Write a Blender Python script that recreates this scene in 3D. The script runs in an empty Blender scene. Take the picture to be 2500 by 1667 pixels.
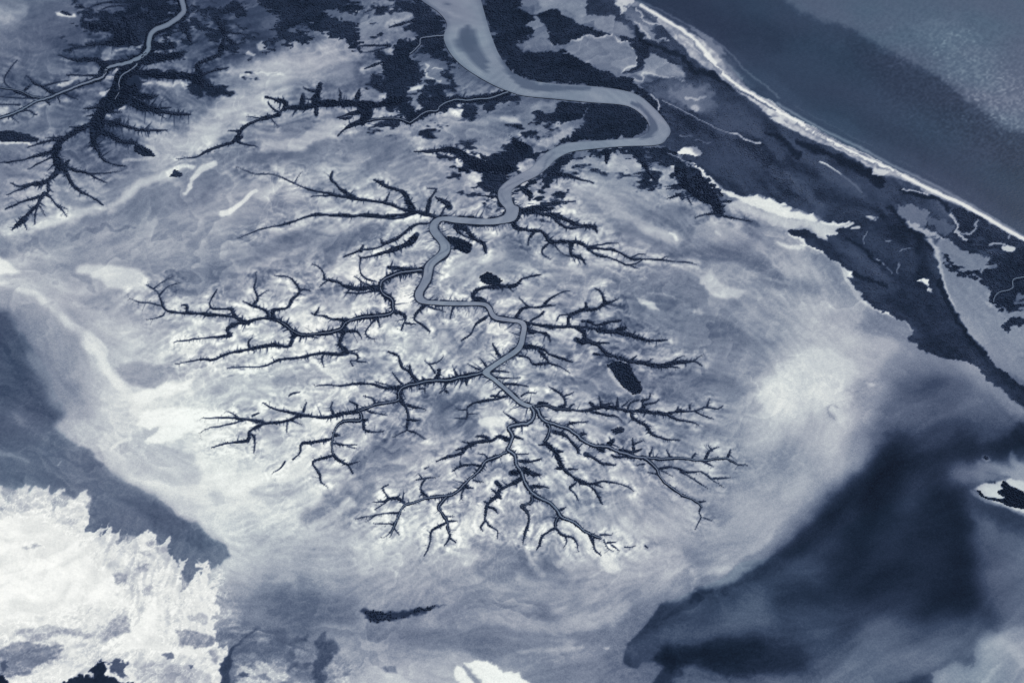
import bpy, math, random
import numpy as np
random.seed(7)
rng = np.random.default_rng(7)
scene = bpy.context.scene

# ------------------------------------------------------------------ camera
ALT, PITCH, HFOV = 3000.0, math.radians(50.0), math.radians(55.0)
FL = 1250.0 / math.tan(HFOV / 2)
cam = bpy.data.objects.new('camera', bpy.data.cameras.new('camera'))
scene.collection.objects.link(cam)
cam.location = (0, 0, ALT)
cam.rotation_euler = (math.pi / 2 - PITCH, 0, 0)
cam.data.sensor_width = 36.0
cam.data.lens = 18.0 / math.tan(HFOV / 2)
cam.data.clip_start = 10.0
cam.data.clip_end = 400000.0
scene.camera = cam

# ------------------------------------------------------------------ light
SUN_EL, SUN_AZ = math.radians(42.0), math.radians(50.0)      # azimuth clockwise from +Y (away from the camera)
world = bpy.data.worlds.new("World")
scene.world = world
world.use_nodes = True
wn = world.node_tree
for n in list(wn.nodes): wn.nodes.remove(n)
sky = wn.nodes.new('ShaderNodeTexSky'); sky.sky_type = 'NISHITA'; sky.sun_disc = False
sky.sun_elevation = SUN_EL; sky.sun_rotation = SUN_AZ
bg = wn.nodes.new('ShaderNodeBackground'); bg.inputs['Strength'].default_value = 0.08
wo = wn.nodes.new('ShaderNodeOutputWorld')
wn.links.new(sky.outputs[0], bg.inputs[0]); wn.links.new(bg.outputs[0], wo.inputs[0])
sl = bpy.data.lights.new('sun', 'SUN'); sl.energy = 4.0; sl.angle = math.radians(0.5); sl.color = (1.0, 0.975, 0.94)
sun = bpy.data.objects.new('sun', sl); scene.collection.objects.link(sun)
sun.rotation_euler = (math.pi / 2 - SUN_EL, 0, math.pi - SUN_AZ)
vs = scene.view_settings
vs.view_transform = 'Standard'; vs.look = 'None'; vs.exposure = 0.0; vs.gamma = 1.0
try: vs.use_curve_mapping = False
except Exception: pass
EXPOSED = np.array((1.0, 1.0, 1.0))   # picture value of a white sheet, see LIGHT below
LIGHT = np.array((1.02, 1.06, 1.165))    # what a white sheet on the flats returns, per channel

# ------------------------------------------------------------------ traced survey points -> ground metres
SP, CP = math.sin(PITCH), math.cos(PITCH)
def ground(u, v, z=0.0):
    """where on the ground plane a traced point lies"""
    u = np.asarray(u, float); v = np.asarray(v, float)
    a = u - 1250.0; b = 833.5 - v
    dy = FL * CP + b * SP; dz = -FL * SP + b * CP
    t = (z - ALT) / dz
    return a * t, dy * t
TILE = dict(A=(0, 0), B=(600, 0), C=(1200, 0), D=(1800, 0), E=(0, 400), F=(600, 400), G=(1200, 400), H=(1800, 400),
            I=(0, 800), J=(600, 800), K=(1200, 800), L=(1800, 800), M=(0, 1167), N=(600, 1167), O=(1200, 1167), P=(1800, 1167),
            X=(0, 0))
def parse_pts(t, s):
    x0, y0 = TILE[t]; k = 1.0 if t == 'X' else 1 / 3.1357
    p = np.array([[float(a) for a in q.split(',')] for q in s.split()])
    return p * k + (x0, y0)

# ------------------------------------------------------------------ number fields over the surveyed area
STEP = 2.5
U1 = np.arange(-150, 2650.1, STEP); V1 = np.arange(-125, 1800.1, STEP)
NU, NV = len(U1), len(V1)
U, V = np.meshgrid(U1, V1)
def bilin(F, x, y):
    h, w = F.shape
    x = np.clip(x, 0, w - 1.001); y = np.clip(y, 0, h - 1.001)
    i = x.astype(int); j = y.astype(int); fx = x - i; fy = y - j
    return (F[j, i] * (1 - fx) + F[j, i + 1] * fx) * (1 - fy) + (F[j + 1, i] * (1 - fx) + F[j + 1, i + 1] * fx) * fy
def vnoise(cu, cv, seed):
    r = np.random.default_rng(seed)
    L = r.random((int(NV * STEP / cv) + 6, int(NU * STEP / cu) + 6))
    x = (U1 - U1[0]) / cu + 1; y = (V1 - V1[0]) / cv + 1
    def w(t):
        i = t.astype(int); f = t - i
        return i, [(-f + 2*f*f - f**3) / 2, (2 - 5*f*f + 3*f**3) / 2, (f + 4*f*f - 3*f**3) / 2, (-f*f + f**3) / 2]
    i, wx = w(x); j, wy = w(y)
    R = sum(wy[k][:, None] * L[j - 1 + k] for k in range(4))
    return sum(wx[k][None, :] * R[:, i - 1 + k] for k in range(4)) * 2 - 1
def fbm(c, seed, o=4, asp=1.0, g=0.5):
    a, s, t = 1.0, 0, 0
    for k in range(o):
        s = s + a * vnoise(max(c * asp, STEP), max(c, STEP), seed + k * 17); t += a * a; a *= g; c *= 0.5
        if c < STEP: break
    return s / math.sqrt(t) * 1.2
WU = fbm(60, 11, 5, g=0.6); WV = fbm(60, 23, 5, g=0.6)
JU = fbm(16, 31, 3, asp=1.6, g=0.7); JV = fbm(12, 37, 3, g=0.7)
HU = vnoise(34, 4.5, 61) + 0.6 * vnoise(14, 2.6, 63)      # ragged, drawn-out edges of the forest
_gi, _gj = np.meshgrid(np.arange(NU, dtype=float), np.arange(NV, dtype=float))
VUN = bilin(np.concatenate([vnoise(13, 60, 65) + 0.55 * vnoise(6, 30, 67)] * 2, 1), (_gi + _gj * 0.55) % (NU * 1.5), _gj)      # slanting fingers of salt
NZ = fbm(40, 41, 5, asp=1.5)
NF = fbm(9, 47, 2, asp=1.4)

def catmull(P, step=4.0):
    P = np.asarray(P, float)
    if len(P) < 3: 
        n = max(2, int(np.hypot(*(P[-1] - P[0])[:2]) / step) + 1)
        t = np.linspace(0, 1, n)[:, None]; return P[0] * (1 - t) + P[-1] * t
    Q = np.vstack([2 * P[0] - P[1], P, 2 * P[-1] - P[-2]]); out = []
    for i in range(1, len(Q) - 2):
        p0, p1, p2, p3 = Q[i-1], Q[i], Q[i+1], Q[i+2]
        n = max(1, int(np.hypot(*(p2 - p1)[:2]) / step))
        t = (np.arange(n) / n)[:, None]
        out.append(0.5 * (2*p1 + (p2-p0)*t + (2*p0-5*p1+4*p2-p3)*t*t + (3*p1-p0-3*p2+p3)*t**3))
    out.append(Q[-2][None]); return np.vstack(out)

def seg_dist(x, y, P):
    """distance to polyline and the position along it (0..1)"""
    D = np.full(np.shape(x), 1e9); T = np.zeros(np.shape(x)); n = len(P) - 1
    for k in range(n):
        ax, ay = P[k][:2]; bx, by = P[k+1][:2]; dx, dy = bx - ax, by - ay; l = dx*dx + dy*dy + 1e-9
        t = np.clip(((x-ax)*dx + (y-ay)*dy) / l, 0, 1)
        d = (x-ax-t*dx)**2 + (y-ay-t*dy)**2
        m = d < D; D = np.where(m, d, D); T = np.where(m, (k+t)/n, T)
    return np.sqrt(D), T
def poly_sdf(x, y, P):
    """positive inside"""
    Q = np.vstack([P, P[:1]]); D, _ = seg_dist(x, y, Q); ins = np.zeros(np.shape(x), bool)
    for k in range(len(P)):
        ax, ay = Q[k][:2]; bx, by = Q[k+1][:2]
        if ay == by: continue
        c = ((ay > y) != (by > y)) & (x < (bx-ax) * (y-ay) / (by-ay) + ax); ins ^= c
    return np.where(ins, D, -D)
def window(P, m):
    a = P.min(0) - m; b = P.max(0) + m
    i0 = max(0, int((a[0]-U1[0])/STEP)); i1 = min(NU, int((b[0]-U1[0])/STEP)+2)
    j0 = max(0, int((a[1]-V1[0])/STEP)); j1 = min(NV, int((b[1]-V1[0])/STEP)+2)
    return slice(j0, max(j1, j0)), slice(i0, max(i1, i0))
def cover(kind, P, soft, warp=0.0, jag=0.0, width=0.0, width2=None, comb=None):
    """coverage 0..1 of a traced patch; returns window and values"""
    w = window(P[:, :2], soft + warp * 2 + jag * 2 + max(width, width2 or 0))
    x = U[w] + WU[w]*warp + JU[w]*jag + (HU[w] * max(jag - 6, 0) * 2.4 if comb == 'h' else 0) + (VUN[w] * -5 if comb == 'v' else 0); y = V[w] + WV[w]*warp + JV[w]*jag*0.5 + (VUN[w] * jag * 1.7 if comb == 'v' else 0)
    if kind == 'poly': s = poly_sdf(x, y, P)
    else:
        d, t = seg_dist(x, y, P); ww = width + ((width2 if width2 is not None else width) - width) * t
        s = ww / 2 - d
    c = np.clip(s / max(soft, 0.6) + 0.5, 0, 1)
    return w, c * c * (3 - 2 * c)
# ------------------------------------------------------------------ colour survey of the flats (0 dark wet mud .. 100 dry salt)
TONES = """
55 45 38 35 35 32 36 44 45 48 30 50 45 35 22 25 33 36 38 40 38
52 42 38 36 38 40 42 46 46 40 35 45 45 34 24 24 24 30 38 42 42
46 42 40 42 45 52 50 55 52 44 42 42 42 38 30 25 24 23 27 34 42
48 46 44 50 66 60 50 62 64 56 52 50 45 32 30 28 28 28 28 30 36
60 58 55 58 66 68 66 66 68 62 60 56 55 50 42 30 28 28 25 25 30
66 62 58 56 55 52 55 62 66 62 60 58 56 58 60 70 60 30 30 38 40
76 70 66 60 55 52 62 64 70 70 62 56 56 55 56 64 66 45 35 45 45
40 60 76 78 76 72 72 68 66 66 62 58 52 50 50 56 76 62 40 48 45
34 45 72 86 82 76 72 66 64 64 66 60 50 50 50 72 84 64 45 38 44
42 58 80 88 84 80 74 66 56 58 64 62 60 56 54 66 70 52 38 34 45
68 45 60 80 88 88 78 62 60 66 68 62 58 62 64 62 64 48 24 25 50
92 85 48 60 82 80 72 68 76 66 60 64 68 70 70 70 44 20 18 24 36
96 92 80 54 66 62 58 62 64 60 60 64 66 66 46 28 22 18 18 28 38
92 92 85 65 48 46 50 58 56 56 54 58 56 38 26 30 28 30 38 58 60
50 55 75 55 46 44 58 68 80 80 60 54 50 44 32 38 42 42 50 58 60"""
# patches of the ground: tile kind tone alpha soft warp jag [width [width2]] : points in that survey tile
PATCHES = """
X line 78 .75 60 20 6 70 60 : 380,350 470,325 560,265 660,190 760,140 830,125
X line 76 .7 30 10 4 26 40 : 395,392 500,330 590,280 680,245
X line 70 .6 30 10 4 30 : 690,215 770,190 850,180
A line 74 .8 26 8 4 18 26 : 1730,600 1850,560 2000,540 2195,500
A line 86 .9 3 6 6 7 4 : 1840,600 1900,585 1960,570 2030,575 2080,560 2150,570
X line 80 .9 14 6 3 34 20 : 20,560 110,545 200,520 290,500 330,460 380,430 425,420
X line 50 .8 30 14 4 40 60 : 0,600 120,585 250,540 330,515 420,490 520,440
X line 48 .7 30 12 5 36 60 : 540,385 620,375 700,380 800,365 900,345 1010,350
X line 74 .8 14 10 5 22 40 : 640,355 720,350 780,325 850,310
X line 46 .6 22 14 5 30 46 : 640,480 740,475 830,450 930,380
A line 88 .9 5 3 3 17 9 : 1300,1330 1360,1290 1440,1270 1480,1290
A line 86 .95 4 3 3 16 8 : 1640,1255 1560,1290 1480,1360 1450,1430 1415,1480
E line 90 1 3 2 1.5 15 9 : 1700,378 1760,360 1850,290 1900,240 1960,205
E poly 76 .9 14 5 3 : 1930,250 1990,180 2080,150 2160,160 2120,240 2050,290 1970,280
E poly 74 .8 20 8 3 : 2200,180 2290,190 2330,240 2250,270 2180,250
F poly 72 .85 8 3 2 : 400,90 460,60 520,90 490,140 420,150 380,130
X poly 48 .9 6 4 5 : 405,660 500,655 560,650 585,690 560,705 530,720 440,725 420,705 400,690
E line 88 .8 12 4 3 22 50 : 620,805 760,825 900,850 1000,870 1060,900
E poly 84 .9 12 6 3 : 790,870 900,840 1060,860 1130,890 1080,950 950,960 820,930
E poly 62 .8 16 8 4 : 450,870 560,830 700,850 760,900 700,950 560,980 470,940
E poly 60 .7 14 8 5 : 700,970 860,980 870,1040 800,1110 700,1110 640,1060
X poly 92 .95 8 3 3 : -150,520 0,625 30,655 50,668 20,672 -10,668 -150,640
E line 88 .9 8 2 3 10 22 : -60,880 60,930 200,975 300,1010 340,1060 400,1120 500,1200 600,1270 700,1340 790,1410 800,1450
I line 90 .9 8 2 3 20 24 : 640,120 740,180 800,260 820,320 880,410 980,500 1030,560 1040,640
I poly 58 .7 30 10 4 : -100,-300 100,-320 300,-250 500,-50 640,60 700,230 560,330 380,380 220,220 60,-60 -100,-150
I poly 70 .7 12 6 4 : 960,830 1060,790 1170,740 1240,760 1180,850 1300,900 1500,960 1560,1080 1500,1200 1330,1190 1100,1120 960,1090 1000,1040 920,920
I poly 62 .75 10 4 5 : 880,300 1000,270 1200,270 1420,290 1400,370 1280,400 1210,460 1080,455 960,410
I poly 98 1 7 3 5 : 1050,640 1180,620 1400,595 1600,640 1800,660 1700,720 1500,760 1380,830 1260,870 1110,873 1170,820 1240,750 1120,770 1060,740
I poly 97 .9 9 4 5 : 1030,520 1100,480 1210,455 1300,420 1500,390 1440,450 1300,500 1150,560 1060,580
I poly 94 .8 14 6 4 : 1500,800 1700,760 1850,780 1750,850 1560,870
I poly 94 .8 14 6 4 : 1600,930 1750,910 1860,950 1790,1010 1650,1000
I poly 96 .9 12 5 4 : 1700,1240 1850,1160 2000,1110 2200,1040 2260,1060 2080,1160 1920,1230 1840,1290 1740,1300
J poly 92 .8 20 6 4 : 200,1100 330,960 480,980 560,1060 480,1130 380,1180 250,1210
J poly 90 .7 14 6 3 : 400,1000 480,950 620,920 640,960 540,1000 500,1040 440,1050
J line 50 .75 34 12 4 55 100 : 510,1460 640,1380 800,1260 900,1160 1000,1000 1080,900
J line 44 .7 34 12 4 60 90 : 1050,900 1250,820 1400,720 1550,690 1700,640
J line 46 .6 30 10 4 20 50 : 1100,560 1400,560 1560,620 1700,680
J line 55 .6 20 10 4 20 40 : 250,400 500,370 800,350 1000,330
J line 76 .7 10 6 4 18 30 : 20,330 200,320 400,350 600,370 800,320
X poly 88 .85 6 4 3 : 972,700 1000,690 1010,720 1005,755 975,760 965,735
F poly 92 .95 9 4 4 : 1190,940 1270,920 1290,1000 1300,1050 1250,1100 1180,1120 1150,1080 1180,1010
F poly 78 .6 14 6 4 : 620,790 850,770 1000,800 1010,880 900,860 780,900 650,870
F poly 74 .6 18 6 4 : 150,640 350,560 500,480 700,470 850,480 1000,440 800,530 500,600 300,650
F line 44 .75 24 10 5 36 50 : 100,640 300,610 500,580 700,570 850,560 1000,530
F line 46 .6 18 10 5 20 40 : 300,760 600,720 760,650
F poly 48 .6 20 8 4 : 400,960 600,900 900,1010 800,1080 600,1060 450,1060
F line 84 .8 6 3 3 10 14 : 1220,430 1290,405 1380,400
F poly 80 .8 8 5 4 : 1010,340 1130,320 1220,380 1100,390 1020,370
F poly 76 .9 12 5 4 : 1080,1230 1200,1290 1250,1400 1200,1460 1100,1420 1060,1320
F poly 52 .9 6 3 3 : 1140,1340 1180,1320 1210,1370 1170,1370
F poly 58 .9 6 3 3 : 1400,1140 1500,1160 1530,1260 1480,1290 1420,1240 1380,1180
F poly 62 .9 8 3 3 : 1620,1180 1690,1180 1700,1260 1650,1290 1600,1240
F line 46 .7 16 6 4 14 36 : 1560,1180 1580,1300 1650,1400 1700,1460 1650,1560
F poly 44 .5 26 8 4 : 1600,1380 1800,1320 1880,1400 1800,1500 1650,1560 1500,1520
F poly 92 .9 6 3 3 : 1840,1240 1900,1200 1990,1220 2010,1290 1930,1310 1850,1290
F poly 86 .9 7 3 3 : 1950,1030 2040,1000 2080,1060 2010,1110 1940,1090
F poly 82 .8 8 4 3 : 1890,1330 2000,1330 2060,1360 2010,1400 1900,1400
F poly 44 .6 22 8 4 : 2000,600 2100,560 2200,620 2150,740 2060,760 1990,700
G poly 76 .8 10 6 4 : 500,340 600,310 700,340 640,400 760,450 600,400 510,380
G line 74 .8 8 4 3 12 20 : 540,190 650,170 760,190 860,230 940,290
G poly 84 .85 7 3 3 : 985,220 1030,225 1100,275 1050,275 990,245
G poly 74 .8 8 4 3 : 950,30 1020,20 1070,80 1020,100 960,70
G line 72 .8 18 8 4 24 40 : 980,380 1120,430 1250,500 1350,540 1420,570
G line 92 .9 4 2 2 6 9 : 1370,520 1405,540 1420,575
G poly 42 .7 26 8 4 : 930,460 1080,440 1250,540 1400,600 1420,660 1300,640 1150,560 1000,560
G poly 72 .7 20 8 4 : 1550,470 1700,440 1900,470 2000,540 1850,600 1650,590 1560,560
G line 86 .8 4 3 3 5 : 1730,515 1760,545
G line 44 .75 20 6 4 30 50 : 1420,670 1600,690 1800,700 2000,740 2195,900
G line 44 .6 16 6 4 20 40 : 700,790 850,820 1000,880 1150,930 1400,1010
G line 70 .7 4 3 3 5 4 : 720,740 800,770 900,800 1000,860 1080,900
G line 42 .5 24 10 4 30 70 : 1150,760 1300,850 1400,900 1500,990
G poly 77 .9 8 4 4 : 1590,900 1620,850 1690,815 1710,860 1760,920 1860,960 1930,960 1890,1030 1780,1030 1690,1000 1630,980
G line 48 .8 5 3 4 20 30 : 1600,960 1620,1000 1615,1060 1560,1070 1480,1040
G poly 86 .9 6 4 4 : 1120,1025 1170,1040 1250,1060 1300,1120 1220,1110 1150,1070
G poly 74 .7 8 4 4 : 1540,1120 1600,1110 1640,1140 1600,1160 1550,1150
G line 68 .6 5 3 3 6 : 1200,990 1320,990 1400,1010 1410,1030
G line 68 .7 6 3 3 7 8 : 1800,820 1880,860 1960,910
G poly 40 .6 40 12 4 : 1500,1220 1700,1180 1900,1250 2100,1330 1900,1420 1600,1400 1400,1350
K poly 42 .6 36 12 4 : 1150,380 1450,400 1700,360 1900,420 1700,480 1400,490 1200,480
K poly 42 .6 26 10 4 : 320,330 500,380 700,370 850,440 780,500 650,480 500,440 330,400
K poly 45 .55 20 10 4 : 720,720 900,700 1000,720 1080,740 1000,760 900,780 760,760
K poly 46 .55 30 10 4 : 1250,720 1500,740 1800,740 2000,760 2060,830 1700,800 1400,790
K line 68 .6 6 3 3 8 10 : 560,345 700,370 800,420 830,470
K poly 84 .95 2.5 2 3 : 815,265 850,265 855,285 830,292
K line 78 .8 6 3 3 10 12 : 900,320 950,400 1030,460 1070,500
K poly 90 .8 4 3 4 : 160,235 240,230 275,260 250,300 200,305 160,280
K poly 56 .9 5 3 3 : 180,245 240,245 255,275 210,295 180,280
K poly 92 .85 5 3 3 : -90,690 0,680 90,700 110,740 30,760 -60,750 -110,720
J line 93 .85 7 3 3 11 12 : 2000,690 1910,690 1880,740 1900,790 1960,830 2010,800
K poly 44 .8 6 3 3 : 400,520 430,505 480,520 460,540 410,545
K poly 46 .7 8 4 3 : 460,840 540,840 560,870 500,890
K poly 92 .7 7 3 3 : 200,770 300,740 390,760 370,810 280,800 220,800
K poly 54 .8 6 3 3 : 270,770 330,765 340,790 290,795
K poly 40 .7 14 5 3 : 650,1240 740,1230 900,1240 1000,1280 880,1290 760,1280
K line 88 .6 8 4 4 10 12 : 690,1210 760,1240 800,1290
K poly 48 .5 40 10 4 : 700,980 900,1020 1100,1080 1000,1140 800,1120 700,1060
O line 92 .75 8 3 3 16 28 : 560,330 640,360 700,450 780,560 860,600 930,680
O line 90 .75 8 3 3 12 16 : 420,330 380,420 300,500 280,600 340,690 400,740
O line 88 .7 8 3 3 12 12 : 250,100 230,180 150,160 
O line 52 .6 10 4 3 12 20 : 400,190 430,280 340,400 290,500
O poly 48 .6 20 6 3 : 430,430 520,440 560,560 500,700 400,690 390,560
O line 44 .5 24 8 4 26 50 : 240,460 230,640 320,730 520,760
O line 80 .7 4 3 3 6 5 : 830,600 850,690 760,760
O line 80 .7 4 3 3 5 4 : 990,640 970,740 920,800
O line 76 .6 4 3 3 5 4 : 1000,660 1100,690 1130,780
O line 74 .6 4 3 3 4 3 : 1640,350 1620,400 1650,470 1620,500
O line 74 .5 4 3 3 4 3 : 1655,470 1720,460
O line 82 .7 18 6 3 22 16 : 1560,720 1750,680 1900,620 2050,520 2150,430
O poly 50 .6 26 8 4 : 1550,120 1750,200 1900,260 1800,380 1650,320 1500,200
O line 46 .6 24 10 4 30 50 : 380,1000 600,1160 850,1180 1100,1100
O line 50 .5 24 10 4 20 40 : 1150,450 1350,500 1500,560 1600,680
O line 74 .6 24 8 4 26 40 : -100,1060 100,1080 400,1140 700,1090 1000,1010
O line 72 .6 10 4 3 8 6 : 200,1330 450,1310 700,1290
O poly 82 .9 5 3 3 : 850,1290 910,1280 900,1297 860,1300
N poly 78 .65 16 6 4 : 820,560 900,480 1050,460 1060,640 980,730 880,740 820,660
N line 84 .35 5 4 4 5 : 840,540 900,500 980,510 1050,600 1040,680 980,730
N poly 60 .8 4 3 3 : 940,700 990,680 980,710 950,715
N line 84 .6 8 4 4 14 6 : 1140,480 1180,560 1190,660 1150,740
N poly 90 .7 10 4 3 : 1640,650 1690,640 1730,660 1670,680
N line 46 .6 26 10 4 40 60 : 1750,500 1900,560 2050,600 2000,680 1850,680
N line 90 .6 10 5 4 16 26 : 500,380 600,320 700,260 800,180
N poly 40 .6 60 14 4 : 150,880 450,860 800,930 860,1060 700,1160 400,1160 200,1040
N line 44 .5 26 10 4 34 60 : 750,1250 1000,1180 1400,1220 1700,1260 1900,1290
N line 64 .7 12 8 6 20 30 : 720,1260 850,1240 1000,1280 900,1330 700,1330
N poly 33 .9 9 7 8 : 620,1180 660,1240 720,1300 660,1350 620,1400 600,1568 600,1640 500,1640 510,1450 520,1330 560,1240
N poly 35 .85 8 7 8 : 400,1210 470,1190 480,1220 380,1290 370,1370 340,1440 330,1500 290,1420 290,1350 340,1290
N line 34 .85 4 3 5 10 4 : 440,1430 490,1400 530,1420
N line 36 .8 4 3 4 6 3 : 310,1220 270,1290 180,1340
N poly 80 .7 14 12 9 : -80,1420 20,1440 60,1390 130,1410 230,1440 280,1520 230,1600 180,1668 -80,1668
N poly 96 1 4 4 8 : 1690,1420 1780,1395 1850,1400 1920,1450 1960,1490 2100,1500 2180,1568 2195,1660 1900,1660 1790,1568 1740,1500
N poly 96 1 4 4 7 : 1580,1470 1600,1440 1660,1450 1700,1520 1790,1600 1800,1660 1650,1660 1620,1550
O poly 97 1 4 4 9 : -30,1400 0,1420 60,1470 200,1490 260,1530 330,1568 360,1660 -60,1660
N line 60 .9 3 2 2 9 14 : 1670,1450 1740,1530 1800,1640
N poly 40 .7 6 4 6 : 1050,1450 1150,1430 1180,1490 1110,1500
X poly 32 .92 30 10 6 : -150,740 20,760 70,830 110,900 130,960 150,1010 135,1045 90,1080 -150,1080
I poly 40 .85 8 6 3 : -400,350 200,620 420,760 540,870 700,930 800,1040 980,1150 1200,1260 1280,1350 1400,1460 1520,1500 1640,1590 1700,1640 1790,1730 1690,1830 1440,1940 1350,1800 1200,1630 980,1560 750,1620 600,1520 640,1440 690,1280 380,1260 100,1240 -400,1150
I line 76 .8 10 6 4 12 12 : 700,930 800,1020 920,1120 1080,1180 1250,1290 1340,1380 1440,1440 1560,1510 1700,1620
I line 82 .6 5 4 4 9 5 : 850,960 930,1040 1040,1080 960,1000 900,930
I line 86 .5 8 6 5 12 12 : 1000,830 1060,780 1040,720 1050,640
I line 92 .8 4 3 3 8 10 : 860,930 930,880 1000,850
I poly 78 .7 6 4 3 : 415,760 520,690 640,690 760,800 850,930 700,920 560,880 450,820
I line 72 .5 20 8 4 30 40 : 220,220 300,300 420,520 520,620
I poly 66 .5 16 8 5 : 110,660 160,620 180,690 220,760 150,740
I line 68 .7 5 4 4 12 5 : 0,950 100,970 180,1000 220,1030
I line 76 .9 2 1 1 3 : 435,1050 465,1015
I poly 34 .6 24 8 4 : 900,1280 1150,1270 1300,1400 1500,1500 1700,1650 1500,1700 1250,1560 1050,1400
M poly 86 .97 5 5 9 : -400,120 0,110 40,250 150,90 290,80 400,100 520,60 480,110 380,240 370,300 470,220 560,140 640,110 690,130 640,240 640,330 660,390 760,400 840,320 790,400 760,450 940,440 900,510 1000,470 1060,430 1160,410 1200,490 1300,480 1310,560 1350,600 1350,700 1390,650 1410,650 1380,760 1430,840 1480,790 1520,730 1540,610 1560,680 1600,660 1590,790 1640,780 1680,670 1660,770 1600,900 1700,980 1640,1080 1600,1180 1680,1270 1750,1290 1760,1340 1700,1380 1700,1640 1000,1640 -400,1640
M poly 100 1 30 10 8 : -400,280 300,300 600,420 700,620 950,820 850,900 1000,980 900,1000 600,980 300,1050 0,1150 -400,1250
M poly 99 .9 16 6 8 : 1000,1000 1200,900 1250,1000 1200,1200 1350,1280 1600,1310 1500,1370 1200,1330 1000,1330 700,1300 800,1250 1000,1180
M poly 62 .8 12 6 6 : 170,1150 400,1120 600,1150 700,1180 900,1060 980,1060 1000,1180 800,1230 500,1190 350,1250 230,1250 100,1200
M poly 50 .85 10 6 8 : -300,1330 50,1280 250,1260 450,1280 500,1300 440,1390 300,1440 200,1500 60,1500 -300,1500
M poly 70 .8 10 6 6 : 1000,1440 1150,1400 1350,1420 1500,1440 1620,1530 1600,1660 1080,1660 1050,1540
M poly 50 .8 7 4 5 : 1340,1160 1450,1150 1540,1180 1650,1230 1620,1290 1500,1300 1400,1270
M poly 62 .8 6 4 5 : 1430,1060 1520,1020 1590,1060 1570,1120 1480,1100
M poly 60 .8 5 3 4 : 1600,1310 1640,1300 1670,1360 1660,1420 1620,1380
M poly 64 .7 5 3 4 : 1100,480 1160,470 1180,510 1120,520
M poly 66 .7 5 3 4 : 1200,520 1290,510 1300,560 1230,570
M poly 66 .7 5 3 4 : 1090,560 1150,540 1170,590 1110,600
M poly 62 .7 6 4 5 : 1050,670 1130,650 1130,700 1070,720
M poly 60 .7 7 4 5 : 1080,800 1150,800 1160,880 1100,900
M poly 64 .7 6 4 5 : 840,740 950,720 960,780 870,800
M poly 60 .6 8 5 5 : 160,520 300,510 300,550 180,550
M poly 66 .5 14 6 6 : 1050,1000 1080,930 1150,950 1060,1080
M poly 40 .85 3 2 3 : 1230,1340 1300,1330 1340,1370 1280,1385
M poly 36 .85 2 2 2 : 1440,1430 1480,1425 1470,1455 1450,1455
M poly 12 1 5 5 10 : 560,1530 620,1500 700,1530 720,1430 800,1400 840,1430 820,1500 900,1540 1000,1560 1050,1660 420,1660 480,1560
M poly 10 1 5 5 9 : -300,1480 0,1490 40,1530 80,1580 80,1660 -300,1660
M poly 30 .8 5 5 8 : 0,1420 60,1390 60,1450 20,1490
M poly 22 .8 5 5 8 : 840,1400 900,1380 980,1430 980,1520 920,1500 860,1460
M line 28 .95 4 3 3 13 4 : 1740,1420 1770,1320 1850,1250 1960,1160
M line 28 .95 4 3 3 22 24 : 1730,1640 1720,1500 1745,1400
M poly 42 .9 8 5 6 : 1870,1240 1980,1160 2195,1150 2195,1400 2050,1360 1900,1330 1800,1310
M poly 62 .7 10 5 5 : 1950,1190 2010,1180 2060,1230 2030,1280 1970,1280
M poly 30 .8 3 3 5 : 1810,1500 1870,1480 1900,1510 1840,1520
M poly 34 .6 6 5 7 : 1950,1480 2050,1500 2080,1560 1980,1540
X poly 22 .97 5 3 2 : 1620,1467 1660,1450 1740,1420 1810,1370 1880,1360 1980,1320 2650,1000 2650,1900 1575,1900 1580,1690 1610,1640 1625,1625 1600,1612 1570,1612 1556,1628 1535,1625 1521,1608 1535,1570 1570,1530 1600,1495
X poly 52 .9 26 6 5 : 1620,1467 1740,1408 1850,1340 1920,1290 1990,1230 2040,1180 2070,1140 2080,1170 2040,1230 1960,1300 1860,1370 1770,1430 1660,1462
X line 54 .8 16 5 4 20 46 : 1640,1455 1740,1425 1840,1375 1930,1310 2000,1245 2050,1180 2090,1120
X line 40 .5 40 10 4 50 70 : 2090,1100 2150,1020 2200,960
X poly 52 .7 60 14 6 : 2100,780 2300,850 2420,880 2460,1000 2300,1020 2200,1060 2100,1150 2050,1130 2080,1000 2120,900
X poly 32 .8 50 12 6 : 2180,930 2300,900 2420,940 2480,1020 2450,1060 2250,1080 2150,1120 2120,1060
X poly 15 .92 60 26 8 : 2130,1130 2190,1060 2300,1080 2380,1060 2490,1060 2480,1090 2400,1120 2330,1150 2300,1180 2350,1230 2370,1300 2400,1380 2350,1460 2250,1490 2150,1480 2050,1440 1960,1400 2030,1330 2090,1250 
X line 10 .97 22 8 6 34 60 : 1700,1455 1770,1445 1850,1405 1930,1350 2000,1290 2060,1230 2100,1180 
X line 12 .9 22 8 6 26 60 : 2300,1115 2380,1110 2450,1085 2500,1060
X poly 11 .8 26 8 8 : 2290,1350 2340,1330 2370,1330 2395,1390 2350,1405 2310,1390
X line 35 .6 34 12 8 36 60 : 1680,1500 1800,1440 1900,1410 2000,1390
X line 36 .75 30 10 8 50 90 : 1560,1590 1650,1560 1760,1540 1850,1500
X poly 10 .95 20 8 8 : 1590,1600 1620,1575 1680,1580 1760,1550 1850,1550 1900,1590 1860,1660 1760,1700 1640,1640 1600,1610
X poly 44 .85 24 10 8 : 1640,1640 1700,1625 1780,1660 1900,1620 2000,1600 2100,1590 2300,1600 2400,1560 2350,1620 2200,1660 2000,1740 1640,1740
X poly 40 .8 30 12 8 : 1960,1540 2100,1520 2400,1500 2420,1560 2300,1620 2100,1640 1960,1600
X poly 16 .8 22 8 8 : 1800,1590 1880,1580 1950,1600 2000,1640 1900,1640 1820,1640
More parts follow.
